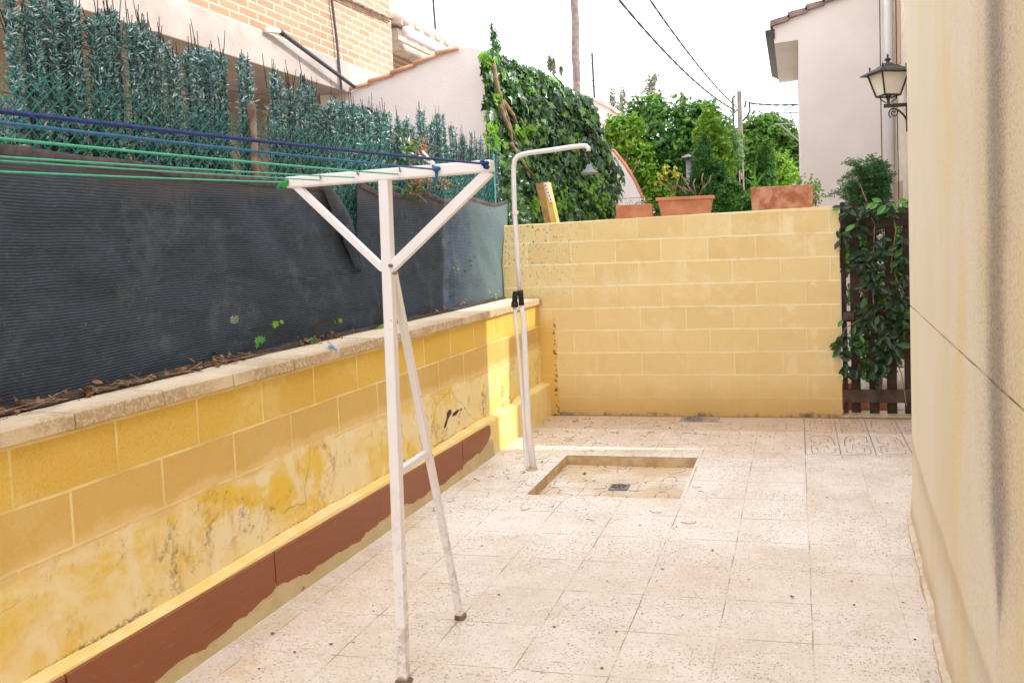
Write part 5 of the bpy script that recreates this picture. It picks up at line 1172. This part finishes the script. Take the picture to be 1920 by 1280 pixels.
# ================================================================== TREES
G_ = 'trees and bushes behind the block wall'
canopy('orange_tree', 'broad dense green tree with glossy leaves behind the planters', 'tree', [(1255, 270, 75, 70), (1205, 215, 38, 34), (1300, 225, 45, 38), (1235, 205, 25, 24), (1335, 260, 50, 55), (1290, 320, 80, 60), (1180, 260, 45, 50), (1345, 300, 45, 60), (1220, 340, 60, 50), (1325, 215, 28, 26)], 6.5, MT['citrus'], 15000, .11, None, 'oval', .9, G_)
canopy('young_tree', 'lighter green leafy tree left of the utility pole', 'tree', [(1335, 270, 32, 50), (1328, 225, 16, 24), (1350, 305, 24, 46), (1342, 350, 34, 46), (1322, 250, 20, 30)], 5.2, MT['lime'], 4200, .085, None, 'oval', .8, G_)
canopy('yellow_bush', 'yellow green bush beside the sloping white wall', 'bush', [(1150, 250, 22, 30), (1175, 265, 26, 34), (1200, 300, 26, 40), (1215, 350, 24, 40), (1165, 235, 16, 18), (1190, 240, 18, 22), (1240, 370, 26, 26)], 5.6, MT['lime'], 3600, .09, None, 'oval', .7, G_)
canopy('upright_conifer', 'dark soft-needled conifer right above the middle planter', 'conifer', [(1318, 330, 22, 60), (1300, 370, 22, 40), (1345, 350, 24, 50), (1322, 285, 12, 34), (1365, 380, 30, 35)], 2.6, MT['conifer'], 8500, .06, None, 'tin', .8, G_, .4, .8)
canopy('leafy_hedge', 'mixed low hedge behind the wall between the two right planters', 'hedge', [(1370, 368, 24, 36), (1395, 388, 28, 22), (1350, 400, 30, 20), (1240, 400, 20, 20)], 2.2, MT['citrus'], 3000, .05, None, 'oval', .6, G_)
canopy('pine_tree', 'round spreading pine crown right of the utility pole', 'pine tree', [(1435, 255, 62, 40), (1392, 268, 28, 28), (1480, 285, 34, 45), (1410, 290, 50, 40), (1465, 330, 45, 36), (1400, 335, 40, 40), (1440, 235, 36, 18), (1500, 320, 20, 40), (1475, 372, 40, 26), (1405, 380, 36, 26)], 22, MT['pine'], 22000, .22, None, 'quad', .8, G_, .9)
canopy('bushy_pine', 'smaller bright pine below the large pine crown', 'pine tree', [(1462, 310, 24, 26), (1478, 335, 22, 28), (1440, 300, 18, 20), (1455, 345, 20, 20)], 17, MT['lime'], 3200, .13, None, 'quad', .8, G_, .9)
canopy('column_cypress', 'soft rounded columnar cypress behind the right planter', 'cypress', [(1436, 300, 13, 24), (1435, 325, 17, 24), (1438, 283, 9, 16), (1436, 350, 18, 22)], 7, MT['cypress'], 9000, .09, None, 'tin', .9, G_, .2, .9)
for lab, lob, yy in (('sparse spiky treetop against the sky above the ivy', [(926, 75, 7, 22), (922, 55, 3, 14), (932, 88, 8, 12)], 7),
                     ('faint slim treetops beyond the ivy left of the palm', [(1031, 120, 4, 16), (1038, 125, 3, 18), (1052, 132, 3, 10)], 16),
                     ('pair of thin pale treetops right of the rooftop aerial', [(1148, 185, 6, 26), (1168, 188, 7, 28), (1158, 205, 10, 16)], 18),
                     ('thin pale branching treetop above the dense green tree', [(1222, 155, 11, 18), (1215, 175, 12, 18), (1236, 178, 7, 14), (1228, 145, 7, 10)], 18),
                     ('small slender treetop between the dense tree and pole', [(1280, 190, 5, 16), (1279, 206, 7, 14)], 14)):
    canopy('slender_tree', lab, 'tree', lob, yy, MT['haze'] if yy > 10 else MT['fern'], 520 if yy > 10 else 700, .12 if yy > 10 else .06, None, 'quad', .8, 'slender treetops against the sky', .6)
# street vent chimney seen among leaves
c_ = ony(1291, 300, 4.9); t = thing('metal_chimney', (c_[0], 4.9, 0), 'grey metal chimney flue among the trees', 'chimney')
zt = ony(1291, 292, 4.9)[2]; MB().tube([(c_[0], 4.9, -.1), (c_[0], 4.9, zt-.03)], .038, 12).build('flue', MT['drain'], t, smooth=True)
MB().lathe((c_[0], 4.9, zt-.025), [(.11, 0), (.10, .012), (.02, .045)], 16).build('cowl', MT['drain'], t)

# ================================================================== SMALL STUFF
def dryleaf(px, py, s, z=.004, ax='z', label=None, mat='dryleaf', plane=None):
    p_ = onz(px, py, z) if ax == 'z' else onx(px, py, plane); vs = []; n = 9; rot = random.uniform(0, 6)
    for i in range(n):
        a_ = 2*PI*i/n; r_ = s*(.55+.45*abs(math.cos(a_)))*random.uniform(.8, 1.1); vs.append((p_[0]+r_*math.cos(a_+rot), p_[1]+r_*.8*math.sin(a_+rot), p_[2]+abs(random.gauss(.25, .2))*s))
    vs.append((p_[0], p_[1], p_[2]-.0015)); o = MB().add(vs, [(i, (i+1) % n, n) for i in range(n)]).build('dry_leaf', MT[mat]); return tag(o, label, 'leaf', 'dry leaves on the patio')
for px, py, s_, lb, z in ((565, 1105, .022, 'curled dry leaf near the foot of the red skirting', .004), (511, 1187, .012, 'small dark leaf scrap nearest the camera by the skirting', .004), (1096, 888, .020, 'dark dry leaf inside the shower tray', -.068), (1070, 868, .02, 'grey leaf in the far left corner of the shower tray', -.066),
                          (1040, 778, .024, 'dark leaf clump in the corner where the two walls meet', .004), (1016, 866, .014, 'black curled leaf between shower pipe and tray', .004), (1312, 950, .008, 'tiny dark leaf just right of the shower tray', .004), (1256, 802, .010, 'dark speck of leaf in front of the round drain', .004),
                          (1336, 1031, .010, 'little curled stem on the pale tiles', .004), (904, 1023, .008, 'tiny leaf scrap behind the clothes post', .004), (1485, 1118, .012, 'small dark leaf on the right half of the floor', .004)):
    dryleaf(px, py, s_, z, label=lb)
# loose specks and thin twigs: litter nobody could count
mb = MB()
for i in range(420):
    if random.random() < .55: x = random.uniform(.36, 2.9); y = -abs(random.gauss(0, .9))-.03
    else: x = random.uniform(.4, 3.05); y = random.uniform(-5.2, -.1)
    if T0-.01 < x < T1+.01 and U0-.01 < y < U1+.01: z = -.062
    else: z = .0015
    s_ = random.uniform(.002, .0065); a_ = random.uniform(0, 6)
    mb.add([(x+s_*math.cos(a_+k*1.57)*(1.6 if k % 2 else .7), y+s_*math.sin(a_+k*1.57), z+random.uniform(0, .004)) for k in range(4)], [(0, 1, 2, 3)])
for i in range(70):
    x = random.uniform(.4, 2.0); y = random.uniform(-2.9, -.1); z = -.062 if (T0 < x < T1 and U0 < y < U1) else .004; a_ = random.uniform(0, 6); L2 = random.uniform(.03, .09); c2 = random.uniform(-.6, .6)
    pts = [(x+math.cos(a_+c2*k)*L2*k/4, y+math.sin(a_+c2*k)*L2*k/4, z) for k in range(5)]
    if any((T0-.02 < p_[0] < T1+.02 and U0-.02 < p_[1] < U1+.02) != (z < 0) for p_ in pts): continue
    mb.tube(pts, .0013, 4)
tag(mb.build('leaf_litter', MT['dirt']), 'tiny leaf scraps and pine needles strewn over the floor', 'litter', kind='stuff')
# litter on the coping in front of the net
mb = MB(); P_ = []; N_ = []; S_ = []
for i in range(260):
    y = random.choice([random.gauss(-5.1, .12), random.gauss(-4.75, .1), random.gauss(-4.3, .16), random.gauss(-4.0, .08), random.gauss(-3.3, .06), random.gauss(-3.05, .05), random.uniform(-5.4, -.1)]); x = .0+random.gauss(0, .025)+(.03 if y < -4.2 else 0); P_.append((x, y, 1.074+abs(random.gauss(0, .012)))); N_.append((random.gauss(.3, .7), random.gauss(0, .7), 1)); S_.append(random.uniform(.012, .05))
o = leaves('wall_litter', P_, N_, np.array(S_), 'oval', MT['dryleaf']); tag(o, 'brown dead leaves gathered along the foot of the net', 'litter', kind='stuff')
mb = MB(); N = 80; vs = []; fs = []
for i in range(N+1):
    y = -8.8+8.7*i/N; w_ = .012+.016*random.random()+(.03 if y < -4.2 else 0); vs += [(-.09, y, 1.072), (-.02+w_*.3, y, 1.082+random.uniform(0, .012)), (.0+w_, y, 1.0715)]
for i in range(N):
    for k in range(2): a_ = i*3+k; fs.append((a_, a_+3, a_+4, a_+1))
tag(MB().add(vs, fs).build('wall_dirt', MT['dirt']), 'dark crumbly dirt lying behind the coping edge', 'dirt', kind='stuff')
mb = MB()
for i in range(26):
    y = random.uniform(-5.5, -3.8); mb.tube([(.03, y, 1.08), (.05+random.uniform(0, .06), y+random.uniform(-.1, .1), 1.085), (.06+random.uniform(0, .1), y+random.uniform(-.2, .2), 1.08+random.uniform(0, .04))], .0018, 4)
tag(mb.build('twig_litter', MT['vinebark']), 'thin dry twigs sticking out over the coping', 'litter', kind='stuff')
# green sprigs poking through the net
for (px, py, s_, k, mt, lb) in ((517, 607, .055, 5, 'ivybright', 'bright ivy sprig poking out of the longer net slit'), (637, 602, .045, 4, 'ivybright', 'small green sprig at the right end of the second net slit'), (713, 608, .05, 4, 'ivybright', 'green leaf beside the clothes post on the coping'),
                               (438, 600, .05, 4, 'haze', 'faded grey leaf caught on the charcoal net'), (485, 633, .055, 5, 'vinelit', 'wilted green leaves hanging below the net slit'), (588, 640, .05, 6, 'fern', 'dark weed growing where net meets coping'),
                               (859, 501, .035, 3, 'ivybright', 'lone green leaf stuck on the faded net'), (930, 547, .04, 4, 'ivybright', 'yellow green leaf at the low end of the faded net'), (866, 566, .035, 4, 'dryleaf', 'brown leaf at the foot of the faded net')):
    t = thing('leaf_sprig', tuple(onx(px, py, .03)), lb, 'leaf', 'sprigs on the nets'); P_ = []; N_ = []; T_ = []
    for i in range(k): P_.append(onx(px+random.gauss(0, 4), py+random.gauss(0, 4), .02+random.uniform(0, .02))); N_.append((1, random.gauss(-.6, .3), random.gauss(.4, .3))); T_.append((0, random.gauss(0, .6), -1))
    leaves('foliage', P_, N_, .62*s_*rng.uniform(.7, 1.1, k), 'ivy', MT[mt], t, T=np.array(T_)); q = onx(px, py, -.02); MB().tube([tuple(q), tuple(onx(px, py-3, .02))], .002, 4).build('stem', MT['vinebark'], t)
# dead climber hanging over the hedge near the crossbar
t = thing('dead_vine', tuple(onx(775, 330, .0)), 'half dead vine tangled in the hedge above the faded net', 'climbing plant'); P_ = []; N_ = []; S_ = []; Pg = []; Ng = []
for (cx2, cy2, sx_, sy_, k, gr) in ((765, 280, 10, 14, 50, 1), (790, 285, 18, 22, 70, 0), (785, 345, 22, 14, 70, 0), (775, 360, 14, 10, 30, 1), (830, 345, 14, 10, 30, 0), (755, 262, 10, 10, 24, 1), (700, 300, 50, 30, 16, 0)):
    for i in range(k):
        p_ = onx(random.gauss(cx2, sx_*.6), random.gauss(cy2, sy_*.6), -.03+random.uniform(-.03, .03)); (Pg if gr else P_).append(p_); (Ng if gr else N_).append((1, random.gauss(-.5, .6), random.gauss(.3, .5)))
leaves('dead_leaves', P_, N_, .035, 'oval', MT['dryleaf'], t); leaves('green_leaves', Pg, Ng, .045, 'ivy', MT['ivy'], t)
for pts in ([(700, 340), (740, 350), (785, 366), (800, 380)], [(760, 240), (770, 280), (765, 330), (780, 360)], [(790, 260), (800, 300), (850, 350)]): MB().tube([tuple(onx(a, b_, -.02)) for a, b_ in pts], .004, 5).build('vine_stem', MT['vinebark'], t)
